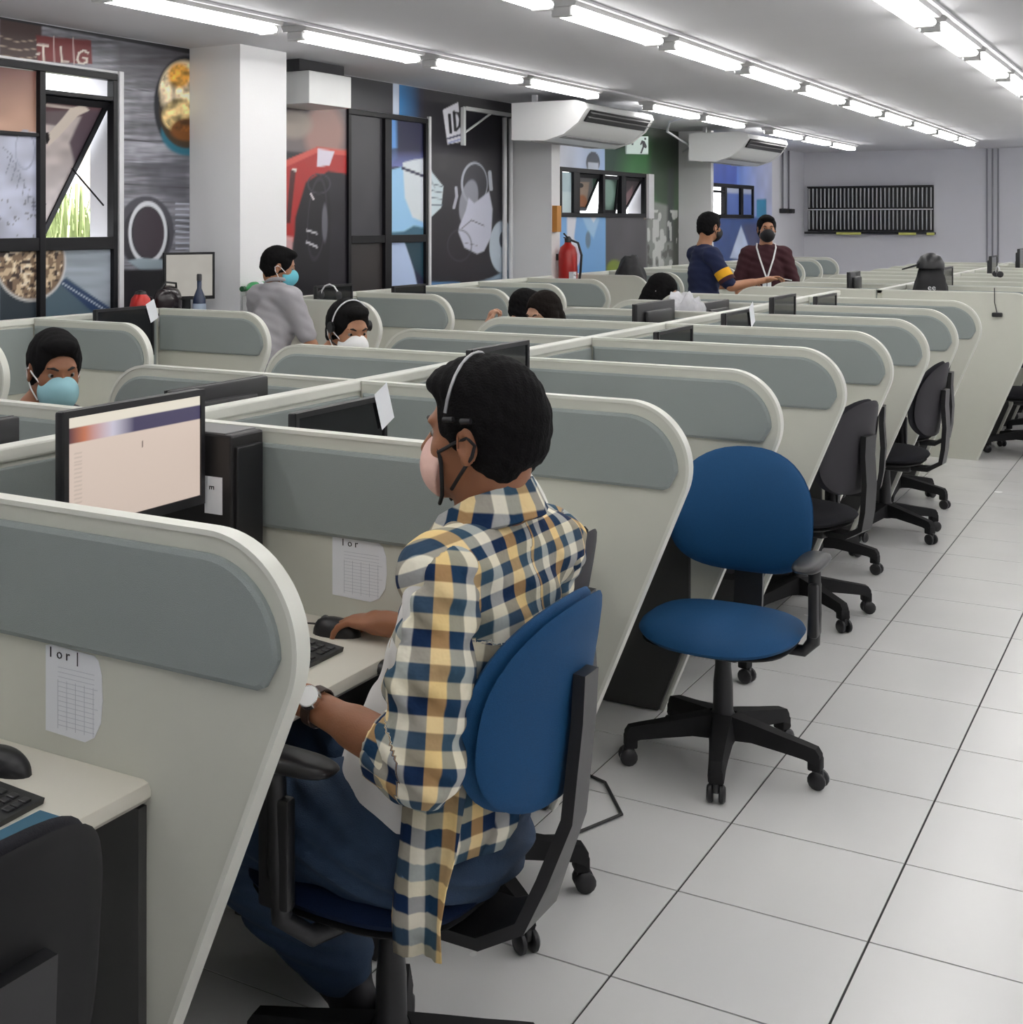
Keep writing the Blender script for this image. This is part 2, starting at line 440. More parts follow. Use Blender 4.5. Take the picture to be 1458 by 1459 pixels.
def chair(label, loc, ang, style='blue', arms=(1,1), tall=False, turn=20, group='office chairs', seat_h=.46, recl=8, adx=0, adz=0, bdx=0, bdz=0, bh=.39, pw=.045):
    key = (style, arms, tall, turn, seat_h, recl, adx, bdx)
    if key in CH_CACHE:
        o = dup(CH_CACHE[key], loc, R(ang), label, group); return o
    t = thing('office_chair', label, 'chair', loc, R(ang), group)
    fab = M_blue if style == 'blue' else M_dkfab
    # five-star base: each leg arched, with a boot that carries the caster
    leg0 = None
    for k in range(5):
        a = R(turn+72*k)
        b = MB(); secs = [(.035,.128,.040,.034),(.10,.125,.034,.026),(.19,.112,.028,.022),(.255,.103,.025,.020),(.285,.095,.024,.022),(.297,.080,.022,.020)]
        vs = []; fs = []
        for (r_, z, hw, hh) in secs:
            vs += [(r_, -hw, z-hh), (r_, hw, z-hh), (r_, hw*.7, z+hh), (r_, -hw*.7, z+hh)]
        for i in range(len(secs)-1):
            for q in range(4): fs.append((i*4+q, i*4+(q+1) % 4, (i+1)*4+(q+1) % 4, (i+1)*4+q))
        fs += [(0,1,2,3), tuple(len(vs)-4+q for q in range(4))]
        b.add(vs, fs); b.bbox(.262, -.021, .052, .300, .021, .092, .006)
        if leg0 is None: leg0 = b.build('base_leg', M_blkm, t, smooth=40); lg = leg0
        else: lg = inst(leg0, 'base_leg', t)
        lg.rotation_euler = (0,0,a)
        if k == 0:
            c = MB()
            for sy in (-1, 1): c.lathe([(.004,.007*sy),(.022,.008*sy),(.0265,.012*sy),(.0265,.020*sy),(.020,.026*sy),(.004,.027*sy)], (.281+.008,0,.0268), 14, 'y')
            c.bbox(.272, -.008, .03, .304, .008, .058, .004)
            cst = c.build('caster', M_blk, lg, smooth=40)
        else: inst(cst, 'caster', lg)
    MB().lathe([(.034,.085),(.040,.10),(.040,.15),(.030,.17),(.029,.25),(.027,.27),(.024,.30),(.0235,seat_h-.10)], (0,0,0), 20).build('gas_column', M_blk, t, smooth=40)
    m = MB(); m.bbox(-.14, -.07, seat_h-.115, .10, .07, seat_h-.075, .01)
    m.tube([(0.03,-.05,seat_h-.09),(0.05,-.17,seat_h-.095),(.06,-.22,seat_h-.10)], .007, 8)
    m.build('tilt_mechanism', M_blk, t, smooth=40)
    # seat: shell and cushion
    so = superell(.47, .46, 3.0, 2.6, 40)
    def flat(mb, z, dx=0):        # turn the yz cushion into the xy plane
        mb.v = [(-v[2]+dx, v[1], v[0]+z) for v in mb.v]; return mb
    sm = flat(pillow(so, .018, .0, .055), seat_h-.035, .02)
    # waterfall front
    sm.v = [(x, y, z-(.9*max(0, x-.10)**2 if x > .10 else 0)) for x, y, z in sm.v]
    sm.build('seat', M_blue_shaded if adx else fab, t, smooth=60)
    flat(pillow(superell(.44, .43, 3, 3, 32), .004, .016, .026), seat_h-.062, .02).build('seat_shell', M_blkm, t, smooth=60)
    # back
    if tall: bo = superell(.45, .56, 3.2, 4.0, 44, cy=.82, taper=-.08); zc = .82
    else: bo = superell(.45, bh, 2.3, 2.9, 44, cy=.735+(seat_h-.46)+bdz, taper=-.04); zc = .735+(seat_h-.46)+bdz
    tl = R(recl)
    def lean(mb, x0, wrap=0):
        out = []
        for (x, y, z) in mb.v:
            dz = z-zc
            xx = x0+bdx+x-dz*math.tan(tl)-.55*dz*dz+(.02 if wrap else 0)
            out.append((xx, y, z))
        mb.v = out; return mb
    lean(pillow(bo, .012, .0, .042, 1.1), -.235).build('backrest', fab, t, smooth=60)
    bo2 = [(u*.985, zc+(v-zc)*.985) for u, v in bo]
    lean(pillow(bo2, .0, .012, .020, 1.1), -.262).build('back_shell', M_shell if style == 'dark' else (M_blkm if style == 'black' else M_blue), t, smooth=60)
    pts = [(-.10,0,seat_h-.095),(-.22,0,seat_h-.095),(-.285+bdx*.1,0,seat_h-.055),(-.298+bdx*.3,0,seat_h+.02),(-.305+bdx*.7,0,seat_h+.13),(-.298+bdx,0,zc-.03),(-.302+bdx,0,zc+.05)]
    b = MB(); vs = []; fs = []
    for i, p in enumerate(pts):
        w = pw if pw > .04 else (.085,.085,.07,.045,.032,.03,.03)[i]
        q = Vector(p); tt = (Vector(pts[min(i+1,6)])-Vector(pts[max(i-1,0)])).normalized(); nn = Vector((-tt.z,0,tt.x))*.011
        vs += [q+nn+Vector((0,-w,0)), q+nn+Vector((0,w,0)), q-nn+Vector((0,w,0)), q-nn+Vector((0,-w,0))]
    for i in range(6):
        for q in range(4): fs.append((i*4+q, i*4+(q+1) % 4, (i+1)*4+(q+1) % 4, (i+1)*4+q))
    fs += [(0,1,2,3), tuple(24+q for q in range(4))]
    b.add([tuple(v) for v in vs], fs).build('back_post', M_blk, t, smooth=40)
    for s_, on in ((1, arms[0]), (-1, arms[1])):
        if not on: continue
        ab = MB(); ax_ = adx; az = adz
        ab.tube([(-.02,s_*.10,seat_h-.082),(-.02+ax_*.5,s_*.235,seat_h-.080),(-.02+ax_,s_*.262,seat_h-.05),(-.015+ax_,s_*.268,seat_h+.04),(-.01+ax_,s_*.268,seat_h+.175+az)], [.016,.018,.020,.020,.018], 10)
        ab.bbox(-.045+ax_, s_*.268-.014, seat_h-.03, .02+ax_, s_*.268+.014, seat_h+.13+az, .008)
        a = ab.build('armrest', M_blk, t, smooth=40)
        pad = flat(pillow(superell(.085, .26, 3.2, 3.2, 28), .006, .004, .024), seat_h+.19+az, ax_)
        pad.v = [(x, y+s_*.262, z) for x, y, z in pad.v]
        pad.build('arm_pad', M_blk, a, smooth=60)
    CH_CACHE[key] = t
    return t
chair('empty blue office chair turned toward the camera, one armrest', (-1.25,4.13,0), -89, 'blue', (1,0), turn=12)
chair("blue office chair in which the plaid-shirted man sits", (-1.29,2.20,0), 180, "blue", (1,1), turn=8, seat_h=.50, adx=.085, adz=.035, bdx=-.085, bdz=.06, bh=.36, pw=.03)
chair("dark office chair tucked in behind the plaid-shirted man, mostly hidden", (-1.54,3.0,0), 182, "dark", (1,1), turn=-2)
chair('black office chair cut off by the frame beside the nearest desk', (-1.465,1.15,0), 178, 'black', (1,1), tall=False, turn=30, recl=6, bdz=.005)
for k, (x, y, a, nm) in enumerate([(-1.68,4.98,180,'dark office chair pushed in right behind the blue chair'),(-1.46,5.90,166,'dark-backed office chair, second beyond the empty blue chair'),
        (-1.60,6.78,186,'dark office chair, third beyond the empty blue chair'),(-1.45,7.66,176,'dark office chair, fourth beyond the empty blue chair'),(-1.56,8.55,180,'dark office chair, fifth beyond the empty blue chair')]):
    chair(nm, (x,y,0), a, 'dark', (1,1), turn=10 if k % 2 else 22)
for k, y in enumerate([10.85,11.75,12.7,13.6]):
    chair('dark chair on the aisle behind the big plain end panel, %s of four' % ORD[k], (-1.08+.05*(k%2),y,0), 184-9*k, 'dark', (1,1), tall=False, turn=22)
for k, (x, y, nm) in enumerate([(-3.62,3.2,'dark high-backed chair of the man in the pale blue mask'),(-3.45,5.0,'dark chair under the agent with the headset and white mask'),
        (-3.35,6.88,'dark chair under the long-haired woman with a raised hand'),(-3.62,9.75,'dark chair under the dark-haired person by the black bag')]):
    chair(nm, (x,y,0), 0, 'dark', (1,1), tall=(k == 0), turn=15)

# ------------------------------------------------------------------ monitors, keyboards and desk clutter
def paint_mesh(name, nu, nv, fn, P, m, parent=None, th=0):
    """grid surface with a painted colour per vertex. fn(u,v)->rgb arrays; P(u,v)->xyz"""
    u, v = np.meshgrid(np.linspace(0,1,nu), np.linspace(0,1,nv), indexing='ij')
    c = fn(u, v).reshape(-1, 3); p = np.stack(P(u, v), -1).reshape(-1, 3)
    idx = np.arange(nu*nv).reshape(nu, nv)
    q = np.stack([idx[:-1,:-1], idx[1:,:-1], idx[1:,1:], idx[:-1,1:]], -1).reshape(-1, 4)
    me = bpy.data.meshes.new(name); me.vertices.add(len(p)); me.vertices.foreach_set('co', p.astype(np.float32).ravel())
    me.loops.add(q.size); me.loops.foreach_set('vertex_index', q.ravel().astype(np.int32))
    me.polygons.add(len(q)); me.polygons.foreach_set('loop_start', (np.arange(len(q))*4).astype(np.int32))
    me.update(calc_edges=True)
    at_ = me.color_attributes.new('col', 'FLOAT_COLOR', 'POINT')
    at_.data.foreach_set('color', np.concatenate([c, np.ones((len(c),1))], 1).astype(np.float32).ravel())
    me.materials.append(m); o = bpy.data.objects.new(name, me); link(o, parent); return o
def lin(c): c = np.asarray(c, float)/255; return np.where(c <= .04045, c/12.92, ((c+.055)/1.055)**2.4)
M_screen = mat_attr('lit_screen', .3, emit=.80)
M_screenoff = mat('dark_screen', (.01,.01,.012), .12)
def monitor(label, loc, ang, w=.45, h=.28, ztop=1.2, zdesk=.745, lit=None, tagpaper=False, group=None, stand=True):
    """local: screen faces +x; loc is the screen centre on the desk"""
    t = thing('monitor', label, 'monitor', (loc[0], loc[1], zdesk), R(ang), group)
    H = ztop-zdesk
    b = MB(); b.bbox(-.022, -w/2, H-h, .0, w/2, H, .006); b.bbox(-.045, -w*.33, H-h*.85, -.02, w*.33, H-h*.15, .012)
    b.build('casing', M_blk, t, smooth=40)
    bz = MB(); e = .014
    for (a0, c0, a1, c1) in ((-w/2,H-e,w/2,H),(-w/2,H-h,w/2,H-h+e*1.5),(-w/2,H-h+e*1.5,-w/2+e,H-e),(w/2-e,H-h+e*1.5,w/2,H-e)): bz.box(0, a0, c0, .006, a1, c1)
    bz.build('bezel', M_blk, t)
    if lit is None: MB().box(-.0005, -w/2+e, H-h+e*1.5, .0015, w/2-e, H-e).build('screen', M_screenoff, t)
    else: paint_mesh('screen', 130, 80, lit, lambda u, v: (0*u+.002, (u-.5)*(w-2*e), H-h+e*1.5+v*(h-2.5*e)), M_screen, t)
    zb = H-h*.5
    MB().bbox(-.06, -.03, .01, -.035, .03, zb, .008).build('stand_neck', M_blk, t, smooth=40)
    MB().lathe([(.105,.0),(.105,.008),(.06,.016),(.03,.02)], (-.02,0,0), 28).build('stand_foot', M_blk, t, smooth=40)
    if tagpaper:
        p = MB(); p.box(0, -.036, -.055, .001, .036, .055)
        o = p.build('taped_note', M_paper, t); o['label'] = 'white paper note'; o.location = (.0075, w/2-.02, H-.03); o.rotation_euler = (R(22), 0, 0)
    return t
def scr(u, v):
    n = np.ones(u.shape+(3,))*lin((222,203,190))
    n = n*(1-.12*(1-v)[...,None])
    top = (v > .90); n[top] = lin((232,224,208))
    band = (v > .76) & (v <= .90)
    g = np.clip((u-.0)/.95, 0, 1)[...,None]; c1 = lin((70,48,62)); c2 = lin((196,120,90)); c3 = lin((205,200,215)); c4 = lin((72,66,96))
    colr = np.where(g < .12, c1+(c2-c1)*g/.12, np.where(g < .33, c2+(c3-c2)*(g-.12)/.21, np.where(g < .5, c3+(c4-c3)*(g-.33)/.17, c4)))
    n[band] = colr[band]
    side = (u < .10) & (u > .04) & (v < .7) & (np.sin(v*170) > .5); n[side] = n[side]*.80
    cur = (abs(u-.535) < .004) & (v > .60) & (v < .67); n[cur] = lin((90,70,70))
    return n*.95
lit = monitor('lit black monitor showing a pale page, nearest to the camera', (-1.95,2.245), 0, .455, .262, 1.272, lit=lambda u, v: scr(u, v))
monitor('dark monitor with a white note taped on its corner, next bay behind the lit one', (-1.945,3.06), 0, .45, .27, 1.172, tagpaper=True)
monitor('dark monitor rising above the divider behind the plaid-shirted mans head', (-1.945,4.02), 0, .42, .27, 1.255)
monitor('dark monitor low against the spine in the blue-chair bay', (-1.945,4.95), 0, .42, .27, 1.10)
monitor('dark monitor edge at the spine, two bays beyond the empty blue chair', (-1.945,5.74), 0, .45, .27, 1.194)
monitor('dark monitor with a white note, standing in front of papers mid-island', (-1.945,6.68), 0, .45, .27, 1.218, tagpaper=True)
monitor('tall dark monitor beside a black cable loop, mid-island', (-1.945,7.53), 0, .46, .27, 1.255)
monitor('dark monitor rising just before the plain end panel', (-1.945,8.50), 0, .5, .27, 1.215)
monitor('dark monitor on the masked agents side, behind the lit one', (-2.45,3.17), 180, .46, .27, 1.185)
monitor('dark monitor cut by the frame edge, beyond the spine', (-2.45,2.14), 180, .46, .27, 1.185)
monitor('dark monitor standing before the headset man, low behind the divider', (-2.45,4.95), 180, .44, .27, 1.13)
monitor('black monitor back with white marks, under the crumpled plastic bag', (-2.47,6.93), 180, .58, .27, 1.235)
monitor('long dark monitor beyond the crumpled plastic bag', (-2.45,7.9), 180, .5, .27, 1.19)
monitor('dark monitor of the wall row with a square white note, before the spoon picture', (-4.86,5.50), 0, .46, .27, 1.20, tagpaper=True)
monitor('dark monitor of the wall row above the woman with the blue collar', (-4.86,8.55), 0, .46, .27, 1.20)
monitor('small dark monitor of the wall row just left of the white door edge', (-4.86,7.55), 0, .44, .27, 1.24)
monitor('dark monitor on the far island beneath the black cap', (-1.72,11.54), 0, .46, .27, 1.30)
monitor('dark monitor on the far island toward the aisle', (-1.72,14.28), 0, .42, .27, 1.33)
monitor('dark monitor on the far island, nearest to the far wall', (-1.72,16.54), 0, .42, .27, 1.36)
monitor('small dark monitor on the far island beside the maroon-shirted man', (-2.32,11.0), 180, .36, .25, 1.27)
# pc tower beside the lit monitor, with its label
t = thing('computer_tower', 'slim black computer tower standing right of the lit monitor', 'computer', (0,0,0))
MB().bbox(-2.17, 2.487, .746, -1.88, 2.612, 1.168, .006).build('case', mat('tower_steel', (.012,.011,.012), .45), t)
MB().bbox(-2.15, 2.490, 1.165, -1.90, 2.609, 1.171, .002).build('top_cover', mat('tower_top', (.12,.12,.12), .35), t)
p = MB().box(-1.955, 2.4845, .985, -1.905, 2.4865, 1.07).build('sticker', M_paper, t); p['label'] = 'white sticker with small dark lettering'
text_obj('E', .02, M_ink, p, (-1.935, 2.484, 1.045), (R(90),R(90),0))
MB().bbox(-1.885, 2.50, .78, -1.872, 2.60, 1.14, .003).build('front_bezel', M_blk, t)
# keyboards and mice
def keyboard(label, loc, ang):
    """local: long side along y, typist at +x"""
    t = thing('keyboard', label, 'keyboard', loc, R(ang))
    MB().prism([(-.075,.0),(.075,.0),(.078,.010),(-.075,.022)], -.215, .215, 'y').build('keyboard_body', M_blk, t)
    k0 = MB(); k0.bbox(-.0075, -.0078, 0, .0075, .0078, .006, .0015); proto = None
    m = mat('key_plastic', (.022,.022,.025), .3)
    for r_ in range(6):
        x = -.062+r_*.0245-(0.003 if r_ == 0 else 0)
        cols = [(-.20+.0185*c) for c in range(22)]
        for c, y in enumerate(cols):
            if c in (15, 18) : continue
            if r_ == 5 and 4 <= c <= 8: 
                if c != 6: continue
            z = .0185-(x+.075)*.075
            if proto is None: proto = k0.build('key', m, t); q = proto
            else: q = inst(proto, 'key', t)
            q.location = (x, y, z); q.rotation_euler = (0, R(4.5), 0)
            if r_ == 5 and c == 6: q.scale = (1, 5.4, 1)
    return t
keyboard('black keyboard on the desk in front of the plaid-shirted man', (-1.625,2.225,.745), 0)
keyboard('black keyboard on the nearest desk, at the frame edge', (-1.605,1.335,.745), 3)
def mouse(label, loc, ang):
    t = thing('computer_mouse', label, 'mouse', loc, R(ang))
    v = []; f = []; n = 18; rings = 7
    for i in range(rings):
        a = i/(rings-1)*math.pi/2
        for k in range(n):
            th = 2*math.pi*k/n
            v.append((.056*math.cos(th)*math.cos(a)**.6, .031*math.sin(th)*math.cos(a)**.6*(1-.1*math.cos(th)), .036*math.sin(a)*(1-.18*math.cos(th)*math.cos(a))))
    for i in range(rings-1):
        for k in range(n): f.append((i*n+k, i*n+(k+1) % n, (i+1)*n+(k+1) % n, (i+1)*n+k))
    f.append(tuple(range(n))[::-1])
    MB().add(v, f).build('shell', M_blk, t, smooth=60)
    MB().lathe([(.003,-.004),(.010,-.003),(.010,.003),(.003,.004)], (-.028,0,.030), 14, 'y').build('scroll_wheel', mat('grey_rubber', (.12,.12,.12), .6), t, smooth=40)
    return t
mouse('black mouse under the plaid-shirted mans right hand', (-1.625,2.535,.745), 12)
mouse('black mouse on the nearest desk beside a keyboard, at the frame edge', (-1.69,1.615,.745), 0)
o = MB().tube([(-1.68,2.545,.757),(-1.78,2.54,.749),(-1.85,2.45,.749),(-2.0,2.42,.749),(-2.15,2.40,.749)], .002, 6).build('mouse_cord', M_cable); tag(o, 'thin black cord leading from the mouse in the plaid-shirted mans bay', 'cord')
# blue mouse pad sheet under the near keyboard
o = MB().bbox(-1.525, 1.12, .7455, -1.475, 1.53, .748, .0008).build('blue_folder', mat('blue_card', hx(50,96,120), .5)); tag(o, 'blue folder edge beside the nearest keyboard', 'folder')
# small black handset on the near island spine bay
t = thing('desk_phone', 'small black desk phone standing against the spine beside the lit monitor', 'phone', (-2.10,1.87,.745))
MB().prism([(-.06,0),(.09,0),(.0,.22),(-.06,.24)], -.06, .06, 'y').build('phone_body', M_blk, t)
MB().bbox(-.06, -.085, .20, .0, .085, .262, .01).build('handset', M_blk, t)
# paper sheets taped on the dividers
def sheet(label, x0, x1, z0, z1, y, seed, title):
    t = thing('taped_sheet', label, 'paper')
    w = x1-x0; h = z1-z0
    n = 10; pts = [(x0, z0), (x0+w*.70, z0-h*.02), (x0+w*.86, z0+h*.06), (x0+w*.97, z0+h*.24), (x1, z0+h*.5), (x0+w*.985, z0+h*.78), (x0+w*.93, z0+h*.93), (x0+w*.86, z1-h*.02), (x0+w*.1, z1), (x0, z1-h*.02)]
    MB().prism(pts, y-.0012, y-.0004).build('sheet', M_paper, t)
    rs = random.Random(seed); ln = MB()
    for i in range(13):
        z = z1-h*(.24+.055*i)
        xa = x0+w*.22; xb = x0+w*(.86 if i not in (3,7) else .92)
        ln.box(xa, y-.0016, z, xb, y-.0012, z+.0006)
    for i in range(5):
        x = x0+w*(.22+.155*i); ln.box(x, y-.0016, z0+h*.06, x+.0006, y-.0012, z0+h*.62)
    tag(ln.build('ruled_lines', M_inkl, t), kind='stuff')
    text_obj(title, h*.17, M_ink, t, (x0+w*.32, y-.0014, z1-h*.09), (R(90),0,0))
    return t
sheet('white form taped on the nearest divider, its corner rounded off', -1.690, -1.560, .782, .931, 1.726-.016, 3, '1 o r  |')
sheet('white form taped below the felt between the plaid-shirted man and the lit monitor', -1.70, -1.555, .80, .935, 2.649-.016, 5, '1 o r')
# cable and things hanging
o = MB().tube([(-1.62,3.3,.0065),(-1.45,3.42,.0065),(-1.38,3.62,.0065),(-1.5,3.8,.0065),(-1.75,3.9,.0065)], .005, 6).build('floor_cable', M_cable); tag(o, 'black cable curling on the floor under the blue-chair bay', 'cable')
t = thing('headset_microphone', 'small black microphone hanging on a wire from the big plain end panel', 'microphone')
MB().tube([(-1.24,10.31,1.20),(-1.24,10.315,1.10),(-1.225,10.312,1.03)], .003, 6).build('wire', M_cable, t)
MB().bbox(-1.255, 10.29, 1.0, -1.19, 10.322, 1.03, .006).build('capsule', M_blk, t)

# ------------------------------------------------------------------ printed wall murals
def proj(X, Y, Z):
    lat = X*math.cos(YAW)+Y*math.sin(YAW); d = -X*math.sin(YAW)+Y*math.cos(YAW)
    return PX+F*lat/d, PY-F*(Z-CH)/d
def vnoise(x, y, sx, sy, seed=0):
    r = np.random.default_rng(seed).random((64, 64)); u = x/sx; v = y/sy
    iu = np.floor(u).astype(int); iv = np.floor(v).astype(int); fu = u-iu; fv = v-iv
    fu = fu*fu*(3-2*fu); fv = fv*fv*(3-2*fv); g = lambda a, b: r[a % 64, b % 64]
    return (g(iu,iv)*(1-fu)+g(iu+1,iv)*fu)*(1-fv)+(g(iu,iv+1)*(1-fu)+g(iu+1,iv+1)*fu)*fv
class Pic:
    """a small painter for flat printed pictures; coordinates are picture units"""
    def __init__(s, x, y, base): s.x = x; s.y = y; s.c = np.ones(x.shape+(3,))*lin(base)
    def put(s, m, col): 
        col = lin(col) if not isinstance(col, np.ndarray) else col
        s.c = s.c*(1-m[...,None])+col*m[...,None]; return s
    def ell(s, cx, cy, rx, ry, col, soft=.06, a=1, rot=0, ring=0):
        dx = s.x-cx; dy = s.y-cy; c_, s_ = math.cos(R(rot)), math.sin(R(rot)); u = (dx*c_+dy*s_)/rx; v = (-dx*s_+dy*c_)/ry
        q = np.sqrt(u*u+v*v)
        m = np.clip((1+soft-q)/soft, 0, 1)
        if ring: m = m*np.clip((q-(1-ring))/soft, 0, 1)
        return s.put(m*a, col)
    def mask(s, pts):
        ins = np.zeros(s.x.shape, bool); n = len(pts)
        dist = np.full(s.x.shape, 1e9)
        for i in range(n):
            x0, y0 = pts[i]; x1, y1 = pts[(i+1) % n]
            with np.errstate(divide='ignore', invalid='ignore'):
                cr = ((y0 > s.y) != (y1 > s.y)) & (s.x < (x1-x0)*(s.y-y0)/((y1-y0) if y1 != y0 else 1e-9)+x0)
            ins ^= cr
            L2 = (x1-x0)**2+(y1-y0)**2+1e-9; t = np.clip(((s.x-x0)*(x1-x0)+(s.y-y0)*(y1-y0))/L2, 0, 1)
            dist = np.minimum(dist, np.hypot(s.x-x0-t*(x1-x0), s.y-y0-t*(y1-y0)))
        return np.where(ins, dist, -dist)
    def poly(s, pts, col, soft=1.2, a=1): return s.put(np.clip(s.mask(pts)/soft+.5, 0, 1)*a, col)
    def line(s, pts, w, col, a=1):
        for (x0, y0), (x1, y1) in zip(pts[:-1], pts[1:]):
            L2 = (x1-x0)**2+(y1-y0)**2+1e-9; t = np.clip(((s.x-x0)*(x1-x0)+(s.y-y0)*(y1-y0))/L2, 0, 1)
            d = np.hypot(s.x-x0-t*(x1-x0), s.y-y0-t*(y1-y0)); s.put(np.clip(w/2-d+.5, 0, 1)*a, col)
        return s
    def grain(s, sx, sy, amp, seed=0, m=1):
        n = vnoise(s.x, s.y, sx, sy, seed)-.5; s.c = np.clip(s.c*(1+(n*2*amp*m)[...,None]), 0, 1); return s
    def grad(s, axis, a, b, ca, cb, m=None, al=1):
        q = np.clip(((s.x if axis == 'x' else s.y)-a)/(b-a), 0, 1)[...,None]; col = lin(ca)*(1-q)+lin(cb)*q
        mm = (np.ones(s.x.shape) if m is None else np.clip(m+.5, 0, 1))*al
        return s.put(mm, col)
M_mural = mat_attr('printed_vinyl', .38, gain=1.15, spec=.4)
def wallpic(name, ya, yb, za, zb, fn, step, parent=None, holes=(), x=XL+.004):
    ny = int((yb-ya)/step)+1; nz = int((zb-za)/step)+1
    def col(u, v): 
        a, b = proj(x, ya+u*(yb-ya), za+v*(zb-za)); return fn(a, b)
    o = paint_mesh(name, ny, nz, col, lambda u, v: (0*u+x, ya+u*(yb-ya), za+v*(zb-za)), M_mural, parent)
    if holes:
        bm = bmesh.new(); bm.from_mesh(o.data)
        kill = [f for f in bm.faces if any(h[0] < f.calc_center_median().y < h[1] and h[2] < f.calc_center_median().z < h[3] for h in holes)]
        bmesh.ops.delete(bm, geom=kill, context='FACES'); bm.to_mesh(o.data); bm.free()
    return o
def pic1(x, y):
    p = Pic(x, y, (124,124,132)); p.grain(70, 5, .55, 1).grain(26, 2.2, .4, 2).grain(9, 9, .15, 3)
    p.poly([(165,60),(272,60),(272,110),(230,118),(165,115)], (70,68,74), 14, .75)
    p.poly([(0,0),(60,20),(60,98),(0,90)], (66,48,46), 3)
    for k in range(4): p.line([(0,52+k*13),(25,60+k*12),(52,58+k*12)], 1.4, (190,170,150), .7)
    p.poly([(52,51),(130,58),(132,92),(54,88)], (112,34,36), 1.5)
    p.line([(77,52),(78,90)], 1.4, (205,180,175)).line([(104.5,54),(106,92)], 1.6, (205,180,175))
    p.line([(54,64),(69,66)], 3, (225,215,205)).line([(62,65),(63,88)], 3, (225,215,205)).line([(53,77),(57,77)], 2.4, (225,215,205))
    p.line([(87,67),(88.5,88)], 2.6, (225,215,205)).line([(88.5,88),(98,89)], 2.2, (225,215,205))
    p.line([(126,76),(120,72),(113,76),(110.5,85),(113,90),(119,91),(124,89),(124,84),(119,83)], 2.8, (225,215,205))
    p.line([(165,199),(246,203)], 2.2, (40,40,44)).line([(165,262),(272,268)], 1.5, (70,70,76)).line([(165,128),(220,130)], 1.5, (80,80,86))
    p.poly([(195,240),(272,220),(272,290),(235,285)], (70,70,78), 16, .6)
    p.ell(266, 150, 45, 68, (22,27,36)).ell(268, 190, 36, 30, (36,112,134), .12, .8).ell(266, 158, 38, 52, (58,44,28))
    p.ell(263, 132, 33, 42, (246,226,190), .15).ell(258, 165, 24, 22, (228,200,140), .2).ell(256, 108, 13, 14, (226,166,72), .5).ell(268, 185, 22, 14, (120,72,26), .3)
    m = np.clip(1-((x-262)/36)**2-((y-140)/48)**2, 0, 1); p.grain(8, 8, .8, 5, m > 0).grain(3.5, 3.5, .35, 6, m > 0)
    p.ell(208, 331, 39, 50, (72,72,80)).ell(208, 338, 33, 44, (46,45,52))
    p.ell(211, 332, 27, 44, (205,208,214), .05, 1, 0, .16).ell(212, 332, 21, 35, (58,50,58)).poly([(182,372),(200,368),(232,370),(238,382),(205,388)], (150,165,175), 3)
    for k in range(9): p.line([(251,290+k*8),(272,291+k*8)], 2.2, (182,186,200))
    p.poly([(172,384),(242,384),(246,470),(172,470)], (34,33,37), 4)
    lim = 19+.183*x
    p.put(np.clip((lim+9-y)/1.5, 0, 1), (30,30,36))
    return p.c
def pane1(x, y):                       # film on the closed panes of the first window
    p = Pic(x, y, (178,182,200)); p.grain(22, 16, .25, 7)
    p.grad('y', 95, 178, (98,58,54), (186,148,128), 190-y-.02*x+0*x, 1)
    p.grain(30, 20, .18, 8)
    for k in range(7): p.line([(4+k*7,210+k*14),(18+k*6,222+k*12),(8+k*8,250+k*10)], 1.0, (96,98,116), .8)
    p.line([(0,192),(50,193)], 3, (30,32,44))
    p.ell(36, 214, 14, 28, (150,156,176), .05, .9, 0, .12)
    n = vnoise(x, y, 4, 4, 9); p.put(((n > .8) & (y > 285)).astype(float)*.7, (90,88,96))
    # lower half: spoonful of chickpeas over blue crockery
    low = np.clip(y-346, 0, 1)
    q = Pic(x, y, (150,160,170)); q.grain(60, 6, .25, 10)
    q.poly([(0,385),(60,425),(95,395),(170,450),(170,480),(0,480)], (74,94,106), 3).poly([(0,395),(30,418),(60,430),(60,480),(0,480)], (44,54,62), 3)
    q.poly([(84,402),(94,398),(160,440),(160,452),(140,452)], (40,62,96), 2).line([(90,404),(152,443)], 1.6, (190,200,210))
    q.ell(44, 374, 49, 54, (205,205,205)).ell(44, 373, 47, 52, (126,104,84))
    m = (((x-44)/46)**2+((y-373)/51)**2 < 1)
    a = vnoise(x, y, 5.2, 5.2, 11); b = vnoise(x, y, 4.2, 4.2, 12)
    q.put((m & (a > .52)).astype(float)*.9, (204,182,150)); q.put((m & (b > .68)).astype(float), (62,48,42)); q.put((m & (a > .78)).astype(float)*.8, (238,226,205))
    p.put(low, q.c); return p.c
def sash1(x, y):
    p = Pic(x, y, (196,184,180)); p.grain(20, 12, .25, 13)
    p.poly([(55,120),(170,120),(170,160),(55,158)], (98,72,76), 2).line([(60,140),(110,146)], 3, (196,184,176))
    p.poly([(60,150),(105,150),(95,175),(60,170)], (110,98,100), 3).poly([(128,150),(160,150),(150,230),(120,250),(105,200)], (92,76,84), 5)
    p.poly([(105,146),(128,140),(137,150),(118,158),(88,190),(70,206),(66,190),(92,162)], (214,202,190), 2).ell(68, 192, 4, 9, (30,24,26))
    return p.c
